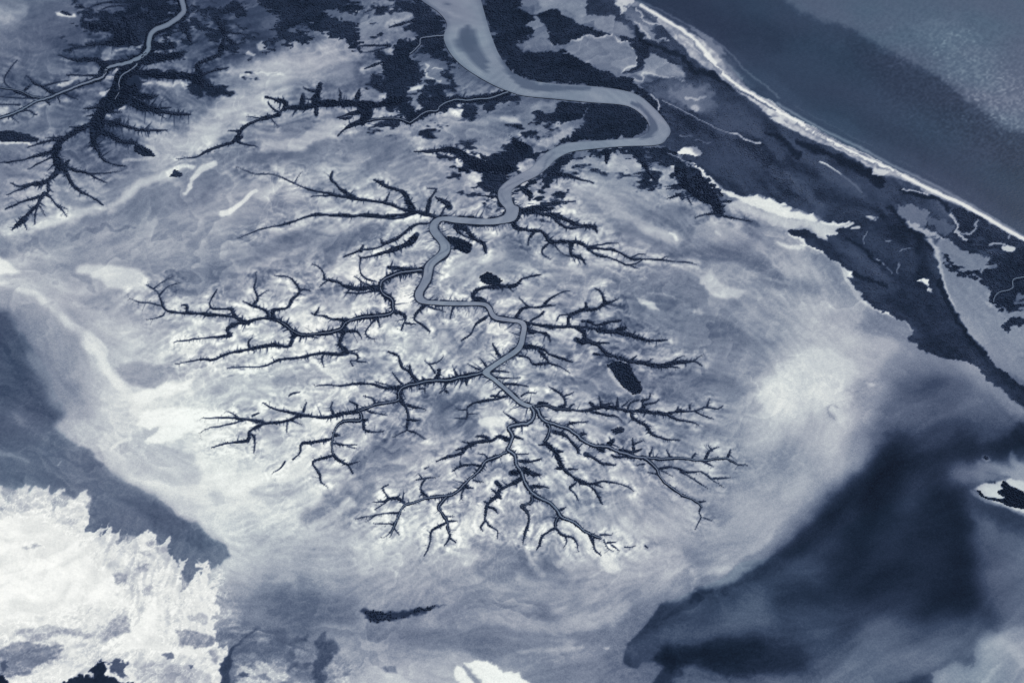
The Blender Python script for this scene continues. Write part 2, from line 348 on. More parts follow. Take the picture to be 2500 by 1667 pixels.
X poly 44 .8 30 12 8 : 2360,1230 2440,1290 2650,1300 2650,1560 2440,1540 2400,1440 2370,1340
X line 8 .8 40 16 6 30 60 : 2120,1400 2100,1300 2160,1190 2180,1120
X line 9 .7 34 16 6 40 50 : 2280,1480 2340,1440 2360,1350 2330,1230 2290,1180
X line 22 .7 26 12 6 20 34 : 2090,1430 2160,1350 2220,1290 2230,1200
X line 21 .6 30 14 6 20 40 : 1900,1440 2020,1420 2150,1450 2280,1400
X line 9 .6 24 10 6 20 30 : 1880,1470 2000,1450 2080,1400
X line 22 .7 10 6 6 14 18 : 2370,1400 2400,1395 2430,1380
P poly 63 .9 7 4 6 : 1870,1200 1950,1160 2000,1180 2060,1150 2700,1050 2700,1700 1480,1700 1500,1480 1620,1440 1700,1400 1730,1440 1790,1400 1800,1450 1820,1330
P line 78 .6 16 6 6 20 30 : 1900,1260 2000,1230 2100,1290 2195,1400
P line 80 .7 5 4 5 12 6 : 1900,1560 1950,1500 1980,1430
P line 26 .6 12 4 4 14 10 : 1520,1460 1650,1390 1780,1370
P poly 62 .9 2 2 2 : 855,255 880,255 910,280 890,292
P line 40 .6 14 6 6 10 20 : 1200,150 1220,200 1300,190
L poly 50 .85 30 8 5 : 1650,1130 1850,1050 2000,1010 2300,1000 2400,1150 2300,1220 2000,1150 1850,1200 1750,1200
L line 66 .7 12 5 4 14 24 : 1860,1030 2000,1060 2195,1140
L line 70 .7 10 5 4 14 24 : 2090,960 2160,1050 2220,1080
L line 34 .8 3 2 3 3 4 : 1900,1110 2010,1120 2100,1150 2195,1180
L poly 82 .97 4 2 4 : 1810,1240 1880,1190 1950,1185 2100,1150 2195,1170 2350,1170 2350,1480 2195,1425 2060,1370 1930,1330 1860,1290
L line 60 .7 5 2 3 7 : 1790,1250 1870,1310 1960,1345 2060,1370 2195,1440
L poly 84 .8 6 2 2 : 1870,1000 1890,965 1930,980 1940,1010 1900,1020
L poly 58 .8 5 3 4 : 1890,150 1750,30 1720,-80 1900,-60 2300,-60 2300,420 2100,350 1980,240
L line 72 .7 8 4 4 10 16 : 1800,30 1880,120 1960,210 2060,310
L poly 14 .95 5 4 5 : 2120,260 2150,190 2250,160 2250,340 2180,330
L line 80 .8 4 3 4 6 : 2110,240 2180,200 2195,220
H poly 57 .85 10 5 5 : 1560,560 1640,590 1800,650 1900,680 1960,760 1900,840 1950,1000 2050,1120 2250,1100 2300,1700 2000,1568 1850,1400 1700,1220 1620,1050 1560,850 1520,680
H line 78 .85 6 3 4 9 10 : 1480,590 1530,650 1545,780 1570,880 1610,990 1640,1070
H line 82 .8 6 3 4 8 10 : 1640,1050 1680,1160 1760,1270 1850,1380
H line 84 .9 4 3 3 5 9 : 1560,570 1610,560
H line 72 .8 3 2 2 3 : 1640,600 1740,630 1900,665
L poly 84 .6 20 8 6 : 330,330 480,200 560,150 700,160 800,230 900,300 950,360 820,420 900,560 780,620 700,560 620,640 500,720 250,720 200,560 230,420
L poly 86 .6 30 10 6 : 200,350 420,280 480,400 420,560 300,600 180,500
L poly 80 .5 24 10 6 : 560,60 800,40 1000,60 1180,100 1200,200 1000,380 900,280 750,180
L poly 60 .7 6 5 6 : 1300,100 1500,200 1640,250 1780,280 1850,340 1700,330 1500,260 1400,190
L line 70 .7 6 2 3 7 : 1300,105 1450,190 1600,245 1760,270 1850,330 1950,440 2080,560 2195,650
L line 54 .7 16 4 4 22 : 1850,350 1950,470 2060,580 2160,680
L poly 86 .8 3 3 4 : 985,405 1030,420 1060,440 1030,450
L poly 78 .6 6 4 5 : 700,610 800,590 830,640 780,690 720,670
L line 36 .6 3 4 5 3 : 700,600 690,650 730,700 690,600 780,590
L line 36 .5 3 4 6 3 : 980,405 1080,400 1150,410
L line 20 .6 7 6 8 12 30 : 1330,870 1400,860 1500,800 1600,750 1720,720
L line 60 .5 20 6 5 30 : 480,1330 540,1200 560,1060
L line 76 .5 20 6 5 34 : 380,1310 460,1240 520,1160
L poly 46 .5 40 10 5 : 300,880 400,850 450,1050 400,1140 320,1100 240,950
L line 80 .4 12 5 5 10 12 : 110,1060 140,1150 190,1240 280,1230
H poly 90 1 3 2 4 : -600,-30 -560,-80 -500,0 -420,-20 -330,-10 -280,40 -200,50 -130,190 -30,220 0,240 110,250 160,225 165,255 250,265 320,235 300,280 400,290 330,330 430,330 400,360 550,395 580,330 575,400 620,440 600,460 450,430 300,400 180,350 60,300 0,275 -100,230 -230,200
H poly 78 .95 8 3 3 : 0,270 150,340 300,400 460,440 600,455 700,455 780,410 880,385 1000,380 1070,440 980,400 870,430 820,480 760,500 770,540 700,545 690,580 620,560 560,500 480,490 380,525 320,510 200,460 100,400 -50,380 -80,310
H line 93 .9 3 2 3 7 10 : 650,450 760,460 870,430 960,440
H line 84 .9 2 2 2 3 : 700,450 800,410 920,385 1000,395 1070,450
H line 76 .8 2 2 2 3 : 1000,400 1070,405 1150,410
H line 82 .9 3 2 3 8 5 : 690,550 760,540 770,520
H line 92 .9 3 1 3 7 9 : 380,530 480,580 600,640 680,690 780,760 850,830 900,855
H poly 92 1 3 1 3 : 780,780 850,810 905,850 900,862 840,862 880,940 950,1040 920,1040 830,900
H line 90 1 3 1 3 7 : 860,880 890,960 950,1050 1040,1100 1150,1140 1290,1190
H poly 94 1 2 1 3 : 1150,1120 1200,1120 1210,1150 1290,1180 1310,1195 1240,1190 1150,1150
H line 78 .9 3 1 3 5 : 1290,1200 1320,1260 1330,1270
H line 60 .7 10 4 3 10 : 640,640 780,780 860,920 950,1070 1050,1120
H line 86 .8 6 4 4 5 12 : 310,600 400,630 520,640
H line 50 .6 10 4 3 10 16 : 0,370 150,420 300,500 380,540
H line 40 .5 26 8 4 28 40 : 0,700 100,740 200,800 350,880 600,950
H line 64 .6 6 4 3 8 10 : 0,830 120,830 250,870 400,910
H line 70 .6 5 4 3 8 9 : 0,840 60,870 90,910
G line 60 .5 10 5 4 14 20 : 1700,420 1850,450 2000,480 2195,560
C poly 92 1 2.5 2 4 : 1410,1175 1440,1150 1500,1125 1570,1125 1610,1165 1600,1195 1520,1195 1440,1190
C poly 46 .9 6 3 4 : 270,80 340,130 380,180 440,230 450,330 500,380 260,380 230,340 330,290 250,200 260,120
C poly 50 .9 6 4 6 : 370,50 400,20 470,0 520,60 600,120 730,170 900,110 980,180 1110,280 1090,290 900,250 750,200 600,140 470,60 380,90 340,90
C poly 53 .9 6 3 5 : 360,-60 740,-60 740,100 690,140 600,100 500,40 450,30 370,60
C line 82 .8 3 2 4 4 : 470,340 640,300 700,265 760,275 850,285 920,265
C poly 50 .9 6 3 5 : 560,360 640,310 700,275 850,295 940,270 1060,330 1050,365 1110,430 1110,500 1010,560 850,530 650,460 560,400
C line 84 .9 3 2 4 4 : 940,290 960,320 1110,320 1060,350 1080,380 1220,360
C line 82 .9 3 2 4 5 : 1010,560 1030,520 1110,500 1115,440
C poly 58 .9 5 3 6 : 1230,420 1300,430 1420,480 1480,580 1500,610 1330,590 1250,570 1110,580 1150,540 1160,480
C line 82 .8 3 2 4 4 5 : 1080,610 1150,620 1160,560 1230,570 1350,600 1450,620 1620,615
C line 84 .8 3 2 3 4 : 1230,730 1275,770 1280,840
C poly 58 .75 16 8 8 : 1400,700 1500,650 1620,680 1700,740 1640,860 1540,850 1440,780 1400,740
C poly 80 .6 8 5 6 : 1530,810 1610,820 1580,850 1530,850
C line 70 .8 2 2 3 3 : 1820,1015 1880,1025 1930,1060 2050,1100
C line 74 .8 3 2 5 3 : 1190,650 1300,680 1230,700
C line 66 .7 2 1 2 2 : 1310,770 1420,820 1560,900 1700,970 1830,1020
C poly 66 .7 4 3 6 : 2110,900 2180,870 2300,880 2250,920 2180,910
C poly 62 .8 10 5 8 : 550,1280 620,1230 750,1200 880,1230 930,1180 1000,1200 1080,1230 1200,1300 1400,1310 1450,1350 1420,1420 1480,1500 1600,1568 500,1600 400,1480 450,1400 700,1400 600,1340
C poly 76 .7 6 4 5 : 950,1280 1020,1270 1060,1330 1020,1360
C poly 80 .6 8 5 8 : 30,920 130,900 210,920 190,950 60,980
C poly 56 .7 16 8 6 : -600,950 100,960 300,960 700,960 560,1080 300,1040 100,1020 -300,1120 -600,1130
C line 76 .6 8 5 6 12 16 : 230,1040 350,1080 480,1060 600,1010
C line 70 .7 5 5 7 7 14 : 520,970 600,910 700,830
C line 62 .6 5 5 7 14 10 : 330,830 450,800 570,790
C poly 74 .8 6 5 6 : 150,1215 210,1215 270,1270 220,1275 160,1260
C line 78 .7 4 4 7 8 : -10,1340 60,1345 110,1370
B poly 55 .8 14 6 8 : 1000,60 1240,60 1290,140 1180,190 1070,300 1000,330 900,400 700,420 680,300 600,250 850,250 870,180
B poly 88 .8 4 3 5 : 820,50 860,60 885,90 850,100
B poly 55 .7 6 4 7 : 590,30 650,0 740,0 790,30 790,60 650,70
B poly 56 .8 8 4 8 : 1080,-10 1200,-10 1180,30 1090,40 1000,60 980,20
B poly 52 .8 8 5 8 : 1190,230 1300,180 1320,210 1260,310 1180,330 1160,290
B poly 42 .8 6 4 5 : 1260,430 1340,390 1400,390 1450,450 1650,520 1740,590 1720,640 1600,710 1450,730 1280,720 1250,690 1350,600 1370,540 1280,490
B poly 86 .9 3 2 6 : 1250,690 1290,660 1400,640 1380,665 1310,695
B line 86 .8 2 2 5 3 4 : 1300,495 1390,495 1370,550 1380,590 1490,630
B line 86 .8 2 2 5 3 : 1420,525 1485,525
B line 66 .7 2 1 2 2 : 1580,710 1680,670 1740,620
B poly 52 .8 8 4 5 : 1600,700 1700,660 1740,625 1850,650 1920,680 1850,710 1700,730
B poly 78 .9 7 4 5 : 1540,830 1640,820 1700,870 1620,900 1550,880
B poly 66 .8 10 5 8 : 1300,980 1450,920 1700,900 2100,900 2100,940 1900,950 1600,950 1500,1000 1400,1000
B poly 80 .8 7 4 5 : 1960,910 2080,905 2090,935 1960,945
B poly 50 .8 16 8 5 : 1500,1000 1700,960 2000,960 2100,1000 1980,1060 1800,1120 1500,1110 1400,1060
B line 72 .6 10 5 6 16 22 : 1000,1040 1200,1010 1300,1060 1320,1110
B line 68 .7 5 4 6 8 5 : 1300,1050 1400,1120 
B line 80 .7 3 3 5 3 : 1280,1050 1330,1030 1310,1110
B poly 44 .9 4 3 6 : 1240,980 1300,980 1330,1040 1260,1040
B line 58 .8 5 4 7 8 14 : 1040,860 1100,890 1180,800 1250,760
B line 64 .7 6 4 7 12 : 980,890 1060,900 1140,880
B poly 66 .8 5 4 7 : 670,830 740,820 840,845 820,865 700,860
B line 60 .7 4 4 6 6 : 820,765 920,765 1020,740
B line 80 .8 5 4 6 10 12 : 1010,740 1080,710 1130,740 1060,760
B poly 60 .8 6 4 6 : 1290,780 1400,780 1380,810 1320,810
B poly 52 .8 8 5 8 : 1000,540 1040,480 1060,600 1000,640
B line 74 .7 6 5 8 10 16 : 1060,370 1100,380 1060,460 900,540
B line 70 .6 8 5 8 10 20 : 1700,1310 1850,1360 1980,1400
B poly 74 .8 6 4 7 : 2040,1210 2100,1220 2150,1270 2100,1290 2040,1250
B line 74 .7 5 4 8 10 : 1760,1210 1850,1220 1930,1240
B poly 82 .7 6 4 8 : 1700,1350 1800,1360 1900,1400 1860,1430 1760,1400
A line 74 .8 4 4 6 8 10 : 900,390 1000,380 1090,360
A poly 86 .8 3 3 5 : 980,50 1030,40 1060,60 1010,70
A poly 58 .7 5 4 6 : 1230,90 1290,70 1320,90 1250,110
A line 60 .7 5 4 6 9 : 1120,190 1200,170
A poly 88 .8 4 3 4 : 770,470 820,470 830,490 790,495
A poly 54 .8 5 4 6 : 750,480 790,400 860,380 890,430 860,470 800,500
A poly 58 .7 7 4 7 : 1180,410 1280,390 1390,385 1300,420 1200,430
A poly 58 .7 7 4 7 : 1200,290 1260,260 1400,290 1380,330 1220,320
A poly 60 .6 7 4 7 : 1430,200 1530,180 1640,150 1650,200 1500,240
A poly 74 .8 5 3 5 : 850,500 980,520 900,570 850,560
A line 84 .8 4 3 6 5 7 : 800,600 880,590 840,680 780,720
A line 80 .7 6 4 7 8 10 : 1100,640 1200,640 1330,660 1350,630 1440,660
A poly 82 .8 6 4 6 : 870,800 960,790 970,830 920,850
A poly 80 .8 5 4 4 : 815,880 850,880 860,910 830,910
A poly 84 .9 4 3 4 : 440,660 560,620 560,640 480,680
A poly 70 .7 6 4 6 : 430,760 520,755 540,780 450,790
A poly 74 .7 6 4 6 : 260,810 340,790 360,800 300,830
A poly 88 .7 8 4 5 : -60,820 50,820 80,850 30,890 -60,890
A poly 80 .7 6 4 5 : 20,910 100,905 90,930 20,940
A poly 88 .95 3 2 5 : -40,1070 50,1085 150,1080 220,1095 240,1110 150,1110 -40,1100
A poly 90 .95 3 2 3 : 415,90 470,100 540,110 560,95 575,125 500,130 440,120
A line 76 .8 6 3 3 8 : 950,1230 1060,1210 1160,1205 
A line 80 .9 6 3 3 8 : 1120,1110 1170,1140 1200,1190
A line 62 .5 14 6 5 12 22 : 200,1290 350,1200 420,1200
A poly 66 .6 10 5 5 : 60,1340 130,1340 150,1380 90,1400
A poly 64 .7 8 5 4 : 150,1490 200,1440 340,1410 350,1470 220,1520
A line 78 .5 30 10 5 60 20 : 0,120 80,110 180,60
A poly 84 .85 3 3 4 : 1880,410 1900,400 1955,415 1930,435 1890,430
A poly 76 .85 5 3 4 : 1970,340 2010,310 2060,340 2050,380 1990,385
"""
# woods and thickets traced as areas: tile name group-key density tuft_size tone soft warp jag : points
MASSES = """
B mangrove_forest nw 1 1.1 14 3 4 11 : 130,0 160,100 230,150 215,300 180,340 160,400 205,415 240,310 320,320 330,380 420,330 500,300 480,230 560,230 680,290 790,310 830,405 870,400 860,270 815,220 880,180 720,150 580,130 590,80 800,100 920,135 870,90 800,-60 100,-60
A mangrove_forest nw2 1 1.1 14 3 4 11 : 1080,-40 1100,50 1180,95 1000,60 900,110 660,180 650,240 780,245 900,230 880,290 700,330 930,370 1060,360 1100,300 1130,230 1300,150 1350,60 1330,-40
A mangrove_forest nw2 1 1.1 14 3 4 10 : 1420,60 1500,100 1650,110 1840,130 1900,60 1800,20 1650,70 1440,40
B mangrove_forest bank 1 1.1 13 3 4 9 : 1240,-40 1300,60 1310,160 1270,200 1350,260 1260,330 1180,300 1110,350 1100,440 1040,500 1060,600 1000,660 1100,740 1180,860 1250,940 1330,900 1270,800 1250,700 1320,620 1380,560 1270,480 1250,420 1330,350 1400,380 1500,470 1640,505 1740,590 1600,480 1515,330 1515,270 1540,190 1480,100 1340,-40
B mangrove_forest bank 1 1.1 15 3 4 8 : 1300,720 1500,740 1700,735 1960,690 2100,730 2050,770 1950,780 1900,860 1830,870 1810,780 1700,770 1500,850 1400,870 1300,910 1260,860 1320,830 1420,790 1330,770
B mangrove_forest bank 1 1.1 16 3 4 8 : 1000,940 1100,920 1200,925 1220,950 1150,975 1000,955
C mangrove_forest east 1 1.1 12 2.5 3 9 : -90,-60 250,-60 240,80 330,110 280,200 330,270 190,340 260,390 500,395 560,370 640,450 800,520 1010,590 1150,660 1220,720 1290,840 1330,890 1370,1000 1300,900 1200,800 1100,720 960,685 450,640 240,590 120,510 50,420 0,280 -60,100
C mangrove_forest bend 1 1.1 12 3 4 8 : 740,775 1000,805 1120,855 1200,940 1180,1010 1050,1060 700,1080 500,1110 380,1190 280,1300 150,1350 60,1400 40,1500 50,1560 -20,1500 10,1400 -80,1330 -300,1310 -450,1210 -500,1140 -350,1180 -200,1250 -80,1240 -100,1180 60,1180 100,1080 150,1040 260,1110 330,1160 470,1120 560,1060 680,1000 720,900 760,830
C mangrove_forest bend 1 1.1 14 3 4 9 : 250,960 400,900 600,800 760,780 740,860 560,950 400,940
C mangrove_forest south 1 1.1 13 3 4 10 : 1160,1115 900,1130 600,1170 480,1240 350,1350 200,1420 160,1480 170,1530 200,1470 300,1400 400,1330 560,1300 640,1220 800,1190 900,1160 1050,1180 1100,1250 1220,1300 1260,1360 1210,1280 1280,1250 1400,1310 1480,1350 1430,1400 1330,1440 1440,1460 1500,1540 1560,1400 1640,1450 1700,1600 1740,1640 1780,1560 1740,1480 1660,1370 1550,1290 1440,1210 1280,1120
C mangrove_forest east2 1 1.0 14 4 4 8 : 1290,840 1400,820 1540,900 1660,980 1850,1070 2000,1110 2100,1180 2180,1260 2300,1400 2350,1568 2250,1500 2150,1300 1950,1200 1850,1090 1650,1040 1500,1020 1380,960
H mangrove_forest far_east 1 1.1 13 4 4 10 : 1900,670 2000,680 2250,680 2300,1100 2195,1050 2140,1120 2030,1120 1950,1060 1900,900 1800,870 1700,860 1620,800 1570,700 1600,690 1660,780 1760,830 1880,830 1960,790
H mangrove_forest far_east2 1 1.1 14 3 4 9 : 2195,1160 2080,1190 2000,1230 2040,1280 2120,1230 2250,1210 2250,1150
C scrub_woodland coast .95 1.0 23 3 3 7 : 740,-60 970,-60 980,60 1040,130 1100,210 1180,250 1280,200 1320,180 1380,270 1480,370 1540,420 1520,460 1620,520 1700,545 1790,620 1860,690 1950,740 2010,790 2060,850 2110,880 2200,920 2300,1000 2500,1080 2620,1130 2700,1180 2850,1240 3000,1340 3080,1410 3250,1440 3330,1480 3500,1568 3780,1700 3980,1800 4200,1930 4200,2060 3800,1960 3600,1900 3500,1830 3400,1810 3280,1860 3180,1800 3080,1700 2880,1640 2760,1690 2640,1705 2560,1700 2500,1660 2430,1640 2280,1590 2200,1550 2040,1490 1900,1500 1790,1450 1700,1350 1500,1240 1340,1130 1290,1100 1370,1000 1340,900 1290,840 1200,700 1150,640 1300,610 1500,620 1480,560 1440,500 1230,410 1160,480 1150,540 1060,570 1010,560 1110,510 1120,420 1060,370 1060,340 1150,300 1080,240 990,180 900,110 740,120
H scrub_woodland ridge .95 1.0 18 2.5 2 6 : 390,530 430,505 520,495 570,530 620,570 700,590 700,550 780,540 760,500 830,480 870,430 960,400 1040,440 1100,380 1190,400 1290,470 1380,560 1500,650 1520,720 1560,860 1600,980 1640,1100 1700,1200 1800,1330 1900,1450 2010,1568 2195,1700 2300,1780 2300,1960 2195,1880 2080,1790 2000,1710 1900,1650 1850,1570 1760,1515 1600,1485 1500,1450 1400,1410 1300,1340 1340,1270 1290,1200 1240,1190 1150,1140 1050,1100 960,1040 890,940 850,870 900,860 780,770 600,640 480,575
C mangrove_forest lagoon_wood 1 1.0 14 2 2 5 : 340,120 380,90 440,65 500,70 560,120 640,170 760,220 900,265 850,280 760,265 700,260 620,300 560,340 480,345 440,300 450,240 400,180
C mangrove_forest lagoon_wood 1 1.0 17 2 2 5 : 960,280 1040,285 1120,290 1180,290 1230,350 1200,380 1150,400 1200,380 1180,490 1130,520 1050,555 1020,560 1090,510 1120,480 1110,410 1080,380 1060,355 1110,325 1000,320
X mangrove_forest sparse 1 1.0 14 14 4 9 : 170,-40 640,-40 650,70 600,120 620,200 560,240 470,235 380,190 300,215 220,120 150,130 180,40
X mangrove_forest sparse 1 1.0 14 14 4 9 : 920,-30 1080,20 1100,130 1120,260 1060,340 900,330 900,290 980,230 1000,130 900,50
X mangrove_forest sparse 1 1.0 14 14 4 9 : 880,60 1000,80 960,250 880,230 930,150 
X mangrove_forest sparse 1 1.0 15 14 4 9 : 1090,230 1420,250 1440,300 1300,340 1200,290 1050,300
X mangrove_forest sparse 1 1.0 15 12 4 9 : 1130,340 1290,360 1270,440 1215,520 1150,490 1090,440
X mangrove_forest sparse 1 1.0 15 12 4 9 : 1290,390 1420,400 1400,450 1350,540 1270,520 1262,450
X mangrove_forest sparse 1 1.0 15 12 4 9 : 1400,380 1640,410 1680,480 1560,470 1500,420 1420,420
H mangrove_forest sandwood 1 1.0 16 2 3 6 : 1650,330 1750,360 1850,400 2000,480 2195,580 2300,640 2300,680 2195,650 1900,660 1800,630 1700,600 1650,500 1700,430
"""
# lone groves: tile tone size : label : points
GROVES = """
A 17 1.0 : dark wooded island with a white beach below it, at the photo's left edge : -120,1020 0,1005 60,1000 180,1020 300,1058 280,1085 180,1088 60,1085 -120,1070
A 15 1.0 : wedge-shaped dark grove at the end of a mangrove arm, against the long white streak : 1020,1120 1060,1100 1160,1150 1192,1195 1100,1188 1030,1155
A 20 .9 : small triangular grove on the pale bank, right of the left mangrove fan : 1300,1345 1340,1300 1410,1335 1380,1355
A 20 .8 : tiny grove ringed with white sand near the upper left corner : 455,95 480,80 530,90 550,112 500,118
F 13 1.0 : dark pointed grove just right of the S-bend of the main river : 1535,550 1640,565 1720,605 1735,650 1700,687 1600,655 1560,600
F 14 1.0 : oval dark grove above the right-angle bend of the river : 1783,850 1850,828 1920,858 1962,890 1940,930 1850,922 1790,885
K 14 1.0 : largest lone grove, a long slanting oval on the grey flat right of the river : 893,290 930,255 1000,255 1060,290 1085,350 1130,410 1152,470 1130,500 1080,503 1030,465 960,400 935,330
K 20 .9 : small oval grove on open mud below the long slanting grove : 920,780 960,757 1020,768 1012,795 960,805
N 12 .9 : long thin dark patch of low scrub on the bare flat near the bottom : 865,1010 900,985 960,1010 1060,1020 1200,1010 1340,995 1530,968 1400,1020 1250,1055 1100,1085 1000,1100 940,1090
L 18 .8 : tiny round grove on a pale spit at the right, above the sandy island : 1882,988 1900,975 1925,985 1920,1000 1895,1000
L 9 .9 : ragged dark scrub on the white sandy island at the right edge : 1820,1245 1850,1245 1890,1290 1950,1300 2000,1310 2060,1300 2010,1280 1990,1240 2040,1235 2020,1190 2060,1165 2090,1200 2130,1220 2200,1260 2350,1330 2350,1400 2195,1385 2100,1370 2000,1330 1930,1320 1870,1290
L 12 .8 : short dark bar of bushes along the top of the white sandy island : 1905,1175 1990,1168 1985,1182 1920,1188
"""
